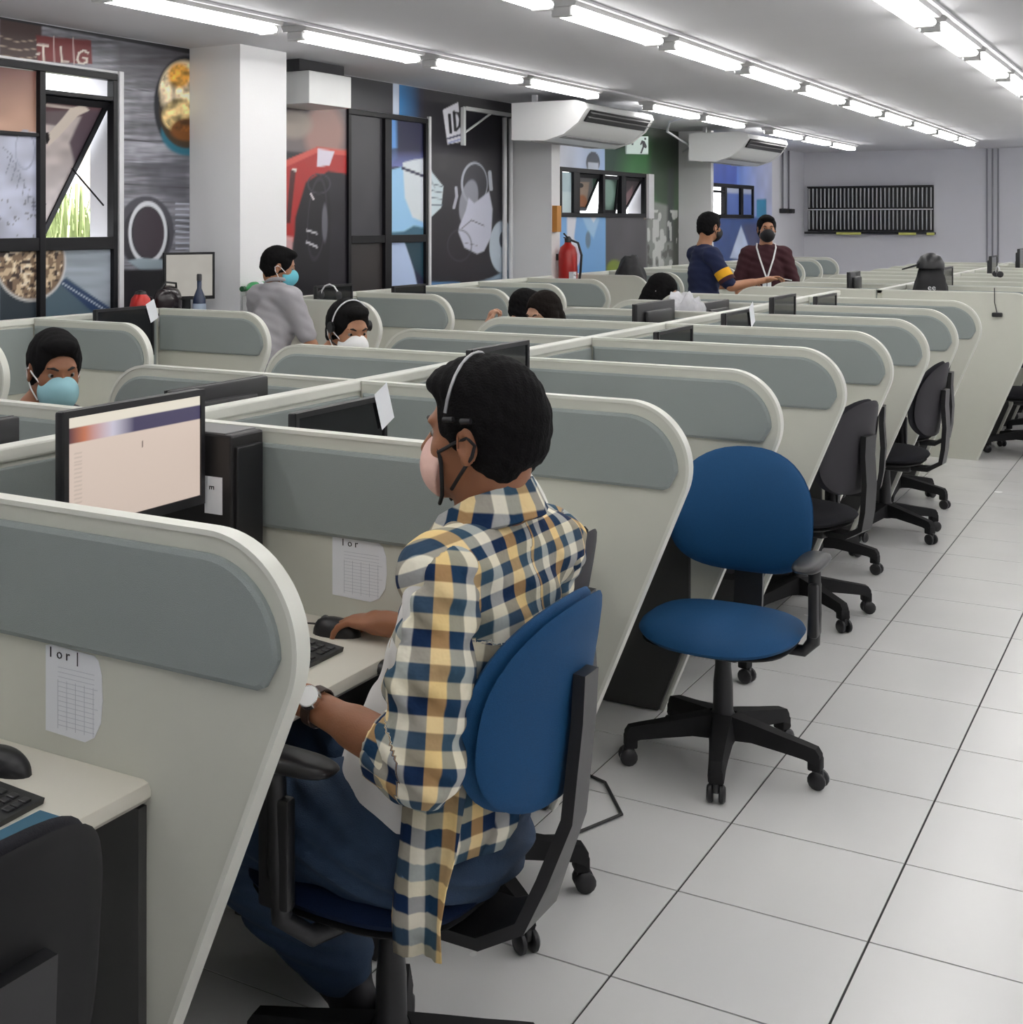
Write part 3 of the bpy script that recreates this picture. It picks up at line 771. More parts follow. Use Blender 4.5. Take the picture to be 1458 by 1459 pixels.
def pic2(x, y):
    p = Pic(x, y, (33,31,38)); p.grain(40, 30, .15, 20)
    p.poly([(400,145),(494,150),(494,222),(400,215)], (108,98,100), 4).ell(462, 190, 22, 34, (164,126,118), .5, .8).ell(420, 178, 20, 16, (150,138,128), .5, .8)
    p.poly([(400,232),(452,210),(494,216),(494,248),(468,244),(446,258),(430,296),(418,345),(400,338)], (168,42,40), 2)
    p.poly([(400,232),(452,210),(494,214),(494,222),(452,218),(400,242)], (206,92,82), 2, .8)
    p.poly([(453,212),(477,216),(470,236),(452,238)], (214,206,220), 1.5)
    p.poly([(414,243),(422,243),(414,318),(408,318)], (70,20,24), 2).line([(418,242),(422,243)], 3, (230,225,220))
    p.poly([(421,310),(436,260),(455,248),(468,262),(472,300),(468,420),(415,430)], (22,20,26), 3).ell(455, 262, 16, 14, (60,58,66), .1, 1, 0, .12)
    p.ell(452, 312, 13, 58, (48,44,52), .08, 1, 4, .10).ell(463, 318, 3.4, 22, (96,96,104), .4)
    p.line([(437,328),(452,333)], 2.2, (200,200,205)).line([(437,345),(452,352)], 2.6, (200,200,205)).line([(443,276),(447,284)], 2.4, (205,198,200))
    p.poly([(400,335),(418,338),(416,365),(400,362)], (206,160,160), 3, .8)
    p.poly([(494,80),(560,80),(560,172),(494,160)], (44,44,50), 1)
    p.poly([(560,100),(569,100),(569,165),(560,163)], (196,206,224), 1).grad('x', 569, 600, (42,120,180), (34,32,50), np.minimum(np.minimum(x-569, 604-x), 172-y), 1)
    p.poly([(603,226),(611,232),(616,246),(632,266),(629,296),(612,312),(603,317)], (196,210,216), 1.3)
    for k in range(4): p.line([(603,268+k*11),(616,262+k*10),(630,266+k*9)], 1.6, (96,112,126))
    p.line([(603,232),(620,268)], 1.6, (160,172,180))
    p.poly([(631,157),(653,146),(659,202),(638,206)], (214,214,222), 1.2)
    p.line([(640.5,164),(642.5,189)], 4.2, (30,30,36)).line([(647,160),(649,186)], 4, (30,30,36))
    p.line([(647,160.5),(653,161.5),(656,170),(655,180),(650,186)], 3.4, (30,30,36))
    p.line([(638,198),(658,192)], 2.6, (56,60,96)).line([(640,204),(659,198)], 2.6, (150,158,196))
    p.ell(676, 262, 18.5, 30, (168,172,184), .06).ell(677, 262, 16.5, 27, (50,50,58)).ell(668, 288, 12, 30, (150,152,164), .12, .8, 10)
    p.poly([(664,300),(668,282),(676,290),(697,273),(702,298),(700,338),(690,358),(680,362),(662,353),(653,330),(655,322)], (188,190,206), 2)
    p.line([(658,326),(672,314),(690,322)], 1.5, (120,120,134)).line([(662,346),(680,350)], 1.2, (130,130,144))
    p.line([(650,268),(651,280),(647,296)], 4, (172,172,184)).line([(698,246),(700,270)], 5, (176,180,190))
    p.ell(716, 352, 18, 36, (178,190,202), .06).ell(716, 342, 4, 10, (60,66,80), .2)
    p.poly([(603,402),(655,402),(660,412),(603,412)], (92,132,176), 2).poly([(655,412),(700,396),(725,384),(725,420),(655,420)], (138,158,176), 3)
    p.ell(655, 350, 17, 22, (62,62,74), .1, .7, 0, .1)
    return p.c
def pane2(x, y):
    p = Pic(x, y, (56,55,60)); p.grain(16, 40, .1, 21)
    r = Pic(x, y, (34,36,66)); r.poly([(548,168),(565,168),(566,225),(552,240),(548,240)], (96,150,212), 5).grad('y', 215, 240, (34,36,66), (120,130,200), np.minimum(238-y, y-212), .8)
    r.poly([(548,245),(580,236),(606,238),(606,325),(575,332),(548,334)], (150,196,232), 2).poly([(574,232),(590,228),(606,226),(606,318),(588,310),(577,282)], (206,214,220), 2)
    r.line([(574,240),(606,252)], 4, (30,36,70)).poly([(548,332),(576,330),(590,322),(606,325),(606,345),(548,345)], (60,100,120), 3)
    r.poly([(548,345),(577,345),(590,385),(596,412),(548,412)], (176,194,226), 2).poly([(577,345),(606,345),(606,400),(592,385)], (32,64,78), 2)
    p.put(np.clip(x-546, 0, 1), r.c); p.poly([(480,345),(546,345),(546,430),(480,430)], (48,44,44), 1)
    return p.c
def pic3(x, y):
    p = Pic(x, y, (176,184,198)); p.grad('x', 795, 862, (186,188,198), (150,172,206)).grain(30, 30, .08, 30)
    p.ell(845, 232, 9.5, 15, (64,70,82)).poly([(838,232),(853,232),(853,250),(838,250)], (178,184,198), 1)
    p.grad('x', 862, 958, (28,58,48), (60,66,56), x-862, 1).ell(925, 262, 28, 44, (70,122,76), .9, .9).ell(946, 235, 16, 50, (52,60,50), .6, .8)
    gm = np.minimum(x-862, 300-y)
    p.poly([(862,305),(926,305),(926,392),(862,392)], (82,80,84), 1).grain(14, 30, .12, 31)
    p.poly([(922,285),(958,295),(958,400),(922,400)], (134,138,134), 4).poly([(952,240),(960,240),(960,345),(950,345)], (60,66,66), 4)
    n = vnoise(x, y, 4, 11, 32); p.put(((n > .6) & (x > 922) & (y > 300)).astype(float)*.8, (206,208,206)); p.put(((n < .25) & (x > 922) & (y > 345)).astype(float)*.7, (66,66,62))
    p.poly([(916,248),(926,250),(930,310),(918,312)], (172,148,124), 2)
    p.poly([(795,305),(863,305),(863,396),(795,396)], (112,158,206), 1).poly([(830,310),(856,306),(846,340),(838,330)], (150,184,214), 3)
    p.poly([(808,306),(822,306),(818,340),(826,352),(818,390),(808,350)], (206,206,214), 2).ell(838, 342, 3, 10, (96,116,136), .4)
    p.ell(818, 366, 8, 14, (196,186,202), .2).ell(876, 384, 10, 12, (118,134,52), .3).poly([(838,305),(853,305),(846,318)], (204,208,220), 1)
    return p.c
def pane3(x, y):
    p = Pic(x, y, (168,188,196)); p.poly([(790,274),(816,274),(816,310),(790,310)], (190,206,210), 1)
    p.poly([(816,240),(848,240),(848,310),(816,310)], (96,94,96), 1).poly([(821,256),(843,256),(836,304),(822,304)], (150,132,118), 2).ell(829, 262, 4, 4, (40,40,44)).ell(830, 292, 7, 11, (150,96,62), .4)
    p.poly([(848,240),(882,240),(882,310),(848,310)], (48,72,62), 1).ell(867, 276, 8, 20, (120,146,136), .7)
    p.poly([(882,240),(930,240),(930,310),(882,310)], (66,58,62), 1).poly([(890,280),(905,262),(900,305),(888,305)], (136,108,110), 3)
    return p.c
def pic4(x, y):
    p = Pic(x, y, (66,88,170)); p.grain(18, 26, .15, 40).grad('x', 1050, 1105, (84,116,190), (186,190,214), x-1050, 1)
    p.poly([(1013,310),(1060,308),(1100,312),(1100,400),(1013,400)], (58,80,132), 3).poly([(1040,368),(1056,322),(1068,356),(1060,370)], (186,200,224), 2)
    p.poly([(1058,320),(1084,318),(1090,350),(1072,360)], (72,74,104), 5, .8).poly([(1078,284),(1092,284),(1092,310),(1078,310)], (58,128,166), 1)
    p.grain(6, 20, .12, 41); return p.c
def mural(label, *a, **k):
    o = wallpic('wall_mural', *a, **k); tag(o, label, 'wall mural'); return o
mural('printed mural of grey planks, bowl of food and dark mug around the tall window', 4.2, 6.768, .95, 2.745, pic1, .0085, holes=[OPEN[0]])
mural('printed mural with a red car, masked faces and a tilted ID plate', 7.275, 11.48, .95, 2.745, pic2, .012, holes=[OPEN[1]])
mural('printed mural with a padlock, green waterfall and blue figure above the high window', 11.685, 16.19, .95, 2.745, pic3, .016, holes=[OPEN[2]])
mural('blue printed mural around the small far window behind the standing men', 16.305, 20.4, .95, 2.745, pic4, .02, holes=[OPEN[3]])

# ------------------------------------------------------------------ windows
def frame_bars(parent, y0, y1, z0, z1, vs=(), hs=(), w=.045, d=(-.03,.022), m=None, name='window_frame', seg=None):
    m = m or M_frame
    for (a, b, c, e) in [(y0,y1,z0,z0+w),(y0,y1,z1-w,z1),(y0,y0+w,z0+w,z1-w),(y1-w,y1,z0+w,z1-w)]:
        MB().bbox(XL+d[0], a, c, XL+d[1], b, e, .003).build(name, m, parent)
    for (v, ww) in vs: MB().bbox(XL+d[0], v-ww/2, z0+w, XL+d[1]+.004, v+ww/2, z1-w, .003).build('mullion', m, parent)
    for (a, b, h, ww) in hs: MB().bbox(XL+d[0], a, h-ww/2, XL+d[1], b, h+ww/2, .003).build('transom', m, parent)
def window(n, lab):
    t = bpy.data.objects.new('window_%d' % n, None); link(t); t['kind'] = 'structure'; return t
def pane(parent, fn, y0, y1, z0, z1, step=.01): 
    o = wallpic('pane', y0, y1, z0, z1, fn, step, parent, x=XL-.004); return o
def sash(parent, fn, y0, y1, ztop, length, ang, stay=True):
    """top-hung sash pushed outward"""
    h = bpy.data.objects.new('open_sash', None); link(h, parent); h.location = (XL-.01, 0, ztop); h.rotation_euler = (0, R(ang), 0)
    w = .04
    b = MB(); b.box(-.015, y0, -w, .015, y1, 0); b.box(-.015, y0, -length, .015, y1, -length+w); b.box(-.015, y0, -length+w, .015, y0+w, -w); b.box(-.015, y1-w, -length+w, .015, y1, -w)
    b.build('sash_frame', M_frame, h)
    def col(u, v):
        zz = -length+v*length; X = XL+zz*math.sin(R(ang)); Z = ztop+zz*math.cos(R(ang)); a, c = proj(X, y0+u*(y1-y0), Z); return fn(a, c)
    paint_mesh('glass_film', 60, 90, col, lambda u, v: (0*u+.004, y0+w+u*(y1-y0-2*w), -length+w+v*(length-2*w)), M_mural, h)
    return h
w1 = window(1, '')
frame_bars(w1, 4.45, 6.08, 1.0, 2.52, vs=[(5.465,.045)], hs=[(4.485,6.045,1.53,.072),(4.485,5.44,2.13,.02)], w=.038)
pane(w1, pane1, 4.488, 5.442, 1.04, 2.48); pane(w1, pane1, 5.488, 6.042, 1.04, 1.50)
sash(w1, sash1, 5.50, 6.04, 2.36, .93, 34)
MB().bbox(XL-.03, 5.488, 2.36, XL+.02, 6.042, 2.385, .003).build('transom', M_frame, w1)
MB().tube([(XL-.02,6.0,1.75),(XL-.28,6.0,1.98)], .006, 6).build('stay_arm', M_frame, w1)
MB().tube([(XL-.02,5.53,1.75),(XL-.28,5.53,1.98)], .006, 6).build('stay_arm', M_frame, w1)
MB().bbox(XL+.004, 6.085, 1.0, XL+.03, 6.125, 2.54, .004).build('white_trim', M_alu, w1)
MB().bbox(XL+.004, 4.45, 2.525, XL+.015, 6.125, 2.54, .003).build('white_trim', M_alu, w1)
w2 = window(2, '')
frame_bars(w2, 8.63, 9.86, 1.0, 2.5, vs=[(9.21,.10)], hs=[(8.67,9.82,1.52,.06)], w=.04)
pane(w2, pane2, 8.67, 9.16, 1.04, 2.46, .012); pane(w2, pane2, 9.26, 9.82, 1.04, 2.46, .012)
MB().bbox(XL+.004, 9.865, 1.0, XL+.03, 9.90, 2.52, .003).build('white_trim', M_alu, w2)
w3 = window(3, '')
frame_bars(w3, 12.57, 15.02, 1.70, 2.20, vs=[(12.98,.16),(13.72,.06),(14.30,.14)], hs=[], w=.045)
pane(w3, pane3, 12.61, 12.9, 1.74, 2.15, .02)
for (a, b, an) in ((13.07,13.68,24),(13.76,14.22,6),(14.38,14.97,30)): sash(w3, pane3, a, b, 2.15, .41, an)
MB().bbox(XL+.004, 15.03, 1.69, XL+.05, 15.2, 2.2, .004).build('white_trim', M_alu, w3)
w4 = window(4, '')
frame_bars(w4, 17.45, 19.4, 1.70, 2.16, vs=[(18.05,.10),(18.8,.12)], hs=[(17.5,18.0,2.05,.03)], w=.05)
def pane4(x, y): p = Pic(x, y, (84,106,168)); p.poly([(1000,250),(1090,250),(1090,276),(1000,276)], (170,178,200), 1); return p.c
pane(w4, pane4, 18.1, 18.74, 1.74, 2.12, .03); pane(w4, pane4, 18.86, 19.36, 1.74, 2.12, .03)

# ------------------------------------------------------------------ outside the window
tag(MB().box(-14, -3, -.05, XL-.21, 26, 0).build('ground', mat('outside_paving', (.35,.34,.32), .9)), kind='structure')
def spiky_plant(label, x, y, n, h, rad, seed):
    rs = random.Random(seed); b = MB()
    for k in range(n):
        a = rs.uniform(0, 2*math.pi); l = h*rs.uniform(.7, 1.1); sp = rad*rs.uniform(.15, 1); w = rs.uniform(.008, .016); px, py = math.cos(a), math.sin(a)
        pts = [(.05*px, .05*py, 0), (sp*.45*px, sp*.45*py, l*.62), (sp*.9*px, sp*.9*py, l*rs.uniform(.85, 1.0)), (sp*1.25*px, sp*1.25*py, l*rs.uniform(.7, .98))]
        vs = []
        for i, q in enumerate(pts):
            ww = w*(1, 1.2, .8, .1)[i]; vs += [(q[0]-py*ww, q[1]+px*ww, q[2]), (q[0]+py*ww, q[1]-px*ww, q[2])]
        b.add(vs, [(0,1,3,2),(2,3,5,4),(4,5,7,6)])
    t = thing('garden_plant', label, 'plant', (x, y, 0))
    lv = b.build('leaf_blades', mat('leaf_green', (.30,.36,.15), .6, var=.4, scale=8), t, fixn=False); tag(lv, kind='stuff')
    MB().lathe([(.16,0),(.20,.25),(.22,.30),(.20,.30)], (0,0,0), 20).build('pot', mat('terracotta', (.35,.14,.08), .8), t, smooth=40)
    return t
spiky_plant('spiky green plant outside the open tall window', -7.6, 8.0, 420, 1.80, .62, 3)
spiky_plant('paler spiky plant further outside the open window', -8.9, 9.0, 260, 1.85, .6, 4)
o = MB().box(-9.3, 9.85, 0, -9.0, 10.35, 3.4).build('garden_pier', mat('cream_render', (.62,.55,.47), .85)); tag(o, 'cream rendered pier outside the open window', 'pier')

# ------------------------------------------------------------------ wall and ceiling equipment
def ceiling_ac(label, y0, L=1.62, x0=-5.045):
    t = thing('air_conditioner', label, 'air conditioner', (x0, y0, 0))
    prof = [(0,2.36),(0,2.665),(.58,2.665),(.66,2.64),(.675,2.60),(.60,2.49),(.47,2.395),(.30,2.345)]
    MB().prism(prof, .05, L-.05, 'y').build('casing', M_white, t, smooth=35)
    cap = offs(prof[::-1], -.006)
    for a in (0, L-.05): MB().prism(cap, a, a+.05, 'y').build('end_cap', mat('ac_end_cap', (.84,.84,.84), .35, var=.01), t, smooth=35)
    MB().prism([(.668,2.592),(.61,2.50),(.625,2.492),(.684,2.588)], .10, L-.10, 'y').build('air_outlet', M_blk, t)
    for k in range(2):
        z = 2.575-.035*k; x = .672-.025*k; MB().prism([(x,z),(x+.025,z-.012),(x+.022,z-.018),(x-.003,z-.006)], .10, L-.10, 'y').build('louver', mat('louver_grey', (.22,.22,.22), .4), t)
    MB().prism([(.12,2.352),(.45,2.382),(.45,2.374),(.12,2.344)], .12, L-.12, 'y').build('return_grille', mat('grille_grey', (.36,.36,.36), .6), t)
    for yy in (.2, L-.2): MB().box(.10, yy-.02, 2.665, .14, yy+.02, 2.7495).build('hanging_bracket', M_alu, t)
    return t
ceiling_ac('white ceiling air conditioner above the fire extinguisher', 10.65)
ceiling_ac('white ceiling air conditioner above the standing men', 15.37, 1.7)
t = thing('duct_box', 'white boxed unit under the ceiling beside the bright pillar', 'box')
MB().bbox(XL+.005, 7.61, 2.45, -5.10, 8.14, 2.67, .004).build('casing', M_white, t)
MB().box(XL+.005, 7.58, 2.67, -5.16, 8.14, 2.7495).build('mounting_top', mat('mount_dark_grey', (.05,.05,.055), .8), t)  # dark grey block between the casing and the ceiling
t = thing('wall_bracket', 'white triangular wall bracket beside the ID plate picture', 'bracket')
MB().bbox(XL+.006, 10.46, 2.31, XL+.04, 10.50, 2.64, .003).build('upright', M_white, t)
MB().bbox(XL+.006, 10.50, 2.615, XL+.04, 11.40, 2.65, .003).build('rail', M_white, t)
MB().tube([(XL+.023,10.50,2.42),(XL+.023,11.0,2.615)], .011, 8).build('brace', M_white, t)
for k, y in enumerate((11.27, 11.40)):
    o = MB().tube([(XL+.035,y,.02),(XL+.035,y,2.60)], .022, 10).build('conduit', M_alu, smooth=50); tag(o, 'white vertical conduit beside the second pillar, %s one' % ['outer','inner'][k], 'conduit', 'conduits by the second pillar')
for k in range(3):
    x = -2.78+.075*k; o = MB().tube([(x,YF-.02,.02),(x,YF-.02,2.74)], .012, 8).build('conduit', mat('grey_conduit', (.30,.30,.33), .5), smooth=50); tag(o, 'thin grey conduit on the far wall, %s of three' % ORD[k], 'conduit', 'conduits on the far wall')
t = thing('water_pipes', 'pair of thin pipes ending in taps near the far corner', 'pipe')
for k in range(2): MB().tube([(XL+.03,20.9+.35*k,1.85),(XL+.03,20.9+.35*k,2.74)], .014, 8).build('pipe', mat('grey_pipe', (.16,.16,.18), .5), t, smooth=50)
for k in range(2): MB().bbox(XL+.004, 20.8+.35*k, 1.78, XL+.10, 21.0+.35*k, 1.85, .01).build('tap', M_blk, t)
# rack of cards on the far wall
t = thing('card_rack', 'black time-card rack with two rows of slots on the far wall', 'rack')
rx0, rx1, rz0, rz1 = -5.38, -3.52, 1.50, 2.21; n = 31
MB().box(rx0, YF-.03, rz0, rx1, YF-.001, rz1).build('backboard', M_blk, t)
MB().bbox(rx0-.03, YF-.14, rz0-.04, rx1+.03, YF-.001, rz0-.005, .004).build('shelf', M_blk, t)
MB().bbox(rx0, YF-.10, rz1-.02, rx1, YF-.03, rz1, .003).build('top_ledge', M_blk, t)
prt = None
for row in range(2):
    for k in range(n):
        x = rx0+.03+(rx1-rx0-.06)*k/(n-1); z = rz0+.03+row*.345
        if prt is None:
            b = MB(); b.prism([(-.004,0),(.004,0),(.0065,.30),(-.0065,.30)], -.10, -.03, 'y'); prt = b.build('card_divider', mat('card_white', (.62,.62,.64), .6), t); q = prt
        else: q = inst(prt, 'card_divider', t)
        q.location = (x, YF, z)
MB().box(rx0, YF-.11, rz0+.335, rx1, YF-.09, rz0+.352).build('middle_rail', M_alu, t)
M_tape = mat('yellow_tape', (.62,.62,.16), .6)
for (a, b) in ((-4.92,-4.55),(-4.0,-3.75),(-3.6,-3.49)): MB().bbox(a, YF-.155, rz0-.05, b, YF-.14, rz0-.012, .003).build('yellow_strip', M_tape, t)
# fire extinguisher on the pillar
t = thing('fire_extinguisher', 'red fire extinguisher on the second pillar below an orange box', 'fire extinguisher', (-4.945, 11.62, 0))
M_red = mat('red_enamel', (.42,.018,.015), .3)
MB().lathe([(.03,.98),(.075,.99),(.086,1.03),(.086,1.36),(.07,1.42),(.035,1.45),(.028,1.47)], (0,0,0), 24).build('cylinder', M_red, t, smooth=50)
MB().lathe([(.03,1.465),(.032,1.50),(.018,1.52)], (0,0,0), 14).build('valve', M_blk, t, smooth=40)
b = MB(); b.tube([(-.0,-.01,1.51),(.0,-.09,1.545)], .008, 8); b.tube([(0,-.0,1.50),(.0,-.09,1.51)], .006, 8); b.build('lever', M_blk, t)
MB().tube([(.02,0,1.49),(.09,.02,1.46),(.12,.03,1.35),(.11,.03,1.2),(.095,.03,1.1)], .011, 8).build('hose', M_blk, t, smooth=50)
lb = MB().box(.045, -.083, 1.03, .09, -.02, 1.20).build('label_card', M_paper, t); lb['label'] = 'white card with dark marks'
mk = MB()
for (u, z, r_) in ((-.07,1.17,.008),(-.035,1.165,.007),(-.055,1.13,.011),(-.04,1.08,.009)): mk.lathe([(r_,0),(r_,.001)], (.0905,u,z), 10, 'x')
mk.build('card_marks', M_ink, t)
MB().box(-.105, -.03, 1.30, -.06, .03, 1.36).build('wall_hook', M_blk, t)
o = MB().bbox(-5.05+.001, 11.50, 1.56, -5.0, 11.60, 1.80, .004).build('orange_box', mat('orange_board', (.55,.24,.05), .6)); tag(o, 'small orange box fixed on the pillar above the fire extinguisher', 'box')
# hanging exit sign
t = thing('exit_sign', 'pale green hanging sign with a small running figure mark', 'sign', (-4.78, 12.95, 0), R(-35))
MB().bbox(-.012, -.13, 2.32, .012, .13, 2.50, .004).build('sign_plate', mat('sign_plate', (.36,.44,.41), .5), t)
MB().tube([(0,0,2.50),(0,0,2.7495)], .006, 8).build('rod', M_alu, t)
g = MB(); g.cur = 0
for (a, z0, b_, z1) in ((-.07,2.41,-.05,2.44),): g.box(.0125, a, z0, .014, b_, z1)
g.prism([(.03,2.33),(.05,2.33),(.075,2.39),(.10,2.38),(.11,2.40),(.085,2.45),(.05,2.46),(.03,2.42),(.04,2.41),(.055,2.43),(.06,2.40)], .0125, .014, 'x'); g.lathe([(.012,0),(.012,.0015)], (.0125,.09,2.475), 10, 'x')
g.build('sign_figure', M_ink, t)
# small conduit sweeping along the ceiling to the air conditioners
o = MB().tube([(-4.22,13.1,2.70),(-4.6,13.4,2.66),(-4.8,13.9,2.6),(-5.2,15.9,2.55),(-5.38,16.15,2.5)], .012, 8).build('conduit', M_alu, smooth=50); tag(o, 'thin pale conduit sagging from the ceiling between the two air conditioners', 'conduit')

# ------------------------------------------------------------------ the side counter by the first pillar
t = thing('side_counter', 'white side counter against the mural wall before the first pillar', 'counter', (0,0,0))
MB().bbox(-5.43, 6.0, 1.06, -5.0, 6.755, 1.09, .006).build('counter_top', mat('white_laminate', (.72,.74,.78), .4), t)
MB().box(-5.40, 6.02, 0, -5.03, 6.72, 1.06).build('cabinet_body', M_board, t)
for k in range(2): 
    d_ = MB().bbox(-5.029, 6.03+.345*k, .08, -5.012, 6.365+.345*k, 1.04, .003).build('door', M_board, t)
    MB().bbox(-5.012, 6.31+.10*k, .5, -4.995, 6.33+.10*k, .62, .003).build('handle', M_chrome, d_)
def pale(u, v): return np.ones(u.shape+(3,))*lin((186,182,174))*.8*(.93+.07*vnoise(u*20, v*20, 3, 3, 5))[...,None]
M_pale = M_screen
monitor('small monitor with a blank pale screen on the side counter by the pillar', (-5.20,6.46), -24, .34, .285, 1.47, zdesk=1.09, lit=pale)
t = thing('kettle', 'red rounded kettle on the side counter before the window', 'kettle', (-5.22,6.04,1.09))
MB().lathe([(.05,0),(.062,.02),(.066,.07),(.055,.12),(.035,.145)], (0,0,0), 20).build('kettle_body', mat('red_plastic', (.55,.02,.015), .3), t, smooth=50)
MB().lathe([(.036,.145),(.03,.16),(.008,.168)], (0,0,0), 20).build('lid', M_blk, t, smooth=50)
MB().tube([(0,.05,.13),(0,.095,.12),(0,.10,.06),(0,.06,.03)], .008, 8).build('handle', M_blk, t, smooth=50)
t = thing('shoulder_bag', 'shiny black bag slumped beside the red kettle', 'bag', (-5.2,6.26,1.09))
bm_ = pillow(superell(.22,.19,2.3,3.5,30,cy=.095), .04, .04, .05); bm_.build('bag_body', mat('glossy_black_vinyl', (.02,.014,.016), .18), t, smooth=60)
MB().tube([(.0,-.08,.15),(.02,-.05,.21),(.02,.05,.20),(0,.08,.14)], .007, 6).build('strap', M_blk, t, smooth=60)
t = thing('spray_bottle', 'dark blue bottle standing before the blank pale screen', 'bottle', (-5.06,6.38,1.09))
MB().lathe([(.038,0),(.040,.01),(.038,.11),(.022,.15),(.014,.17),(.014,.215)], (0,0,0), 18).build('bottle_body', mat('navy_plastic', (.02,.035,.08), .25), t, smooth=50)
MB().lathe([(.016,.215),(.016,.25),(.012,.255)], (0,0,0), 14).build('bottle_cap', M_blk, t, smooth=50)
MB().lathe([(.0405,.03),(.0405,.08)], (0,0,0), 18).build('bottle_label', mat('pale_blue_label', (.35,.42,.52), .5), t, smooth=50)
t = thing('storage_carton', 'white carton on a cabinet in front of the bright pillar', 'box', (0,0,0))
MB().bbox(-5.04, 6.78, .0, -4.955, 7.0, 1.20, .004).build('carton_body', mat('white_carton', (.8,.8,.8), .6), t)
MB().box(-5.04, 6.95, 1.2005, -4.955, 6.97, 1.2015).build('tape', mat('clear_tape', (.7,.66,.55), .3), t)
t = thing('soap_bottle', 'green bottle lying on its side against the bright pillar', 'bottle', (-4.997,6.84,1.243), 0)
MB().lathe([(.012,-.10),(.014,-.06),(.035,-.03),(.040,-.01),(.040,.10),(.034,.115)], (0,0,0), 18, 'y').build('bottle_body', mat('green_plastic', (.02,.30,.08), .3), t, smooth=50)
MB().lathe([(.017,-.125),(.017,-.098)], (0,0,0), 14, 'y').build('bottle_cap', mat('dark_green_cap', (.01,.08,.03), .4), t, smooth=50)
MB().lathe([(.0405,.02),(.0405,.07)], (0,0,0), 18, 'y').build('bottle_label', M_paper, t, smooth=50)
# clutter among the dividers
def blob(label, name, cat, loc, size, m, seed, amp=.25, part='bag_body', extra=None):
    t = thing(name, label, cat, loc); bm = bmesh.new(); bmesh.ops.create_icosphere(bm, subdivisions=4, radius=1)
    for v in bm.verts:
        n_ = mnoise.noise(v.co*1.7+Vector((seed,0,0)))*amp+abs(mnoise.noise(v.co*4+Vector((seed,3,0))))*amp*.7
        c = v.co*(1+n_); v.co = Vector((c.x*size[0], c.y*size[1], max(c.z, -.82)*size[2]+.82*size[2]))
    me = bpy.data.meshes.new(part); bm.to_mesh(me); bm.free(); me.shade_smooth(); me.materials.append(m); link(bpy.data.objects.new(part, me), t)
    if extra: extra(t)
    return t
M_plastic = mat('crumpled_plastic', (.55,.55,.58), .25, var=.25, scale=30)
blob('crumpled translucent plastic bag full of papers on the spine side of the desks', 'plastic_bag', 'bag', (-2.47,7.45,.745), (.12,.10,.28), M_plastic, 2, .35)
def cap_(t):
    b = MB(); b.lathe([(.10,.56),(.098,.60),(.07,.65),(.02,.675)], (0,0,0), 20); b.build('cap_crown', M_blk, t, smooth=60)
    MB().prism([(-.19,.555),(-.06,.60),(-.06,.585),(-.19,.545)], -.07, .07, 'y').build('cap_brim', M_blk, t)
    text_obj('ee', .06, M_paper, t, (.03,-.135,.42), (R(90),0,R(12)), 'emblem')
blob('black backpack topped with a cap on the far island', 'backpack', 'backpack', (-1.76,11.0,.745), (.13,.11,.34), mat('black_nylon', (.012,.012,.014), .7), 5, .12, 'pack_body', cap_)
blob('black handbag on the wall row, right below the green mural', 'handbag', 'bag', (-4.6,12.3,.745), (.14,.22,.32), MATS['black_nylon'], 8, .15)
def headset(label, loc, rz):
    t = thing('headset', label, 'headset', loc, rz)
    MB().tube([(.0,-.075,.01),(.0,-.07,.05),(.0,-.04,.085),(0,0,.097),(0,.04,.085),(0,.07,.05),(0,.075,.01)], .005, 8).build('headband', M_alu, t, smooth=50)
    for s_ in (-1, 1): MB().lathe([(.02,-.008),(.028,-.006),(.028,.006),(.02,.009)], (0,s_*.075,.028), 16, 'y').build('ear_cup', M_blk, t, smooth=40)
    return t
headset('pale headset lying on the pale divider above the headset wearer', (-4.62,7.12,ZT+.004), R(80))
headset('black-cupped headset resting on the far island dividers', (-1.55,Y2[3],ZT+.004), R(20))
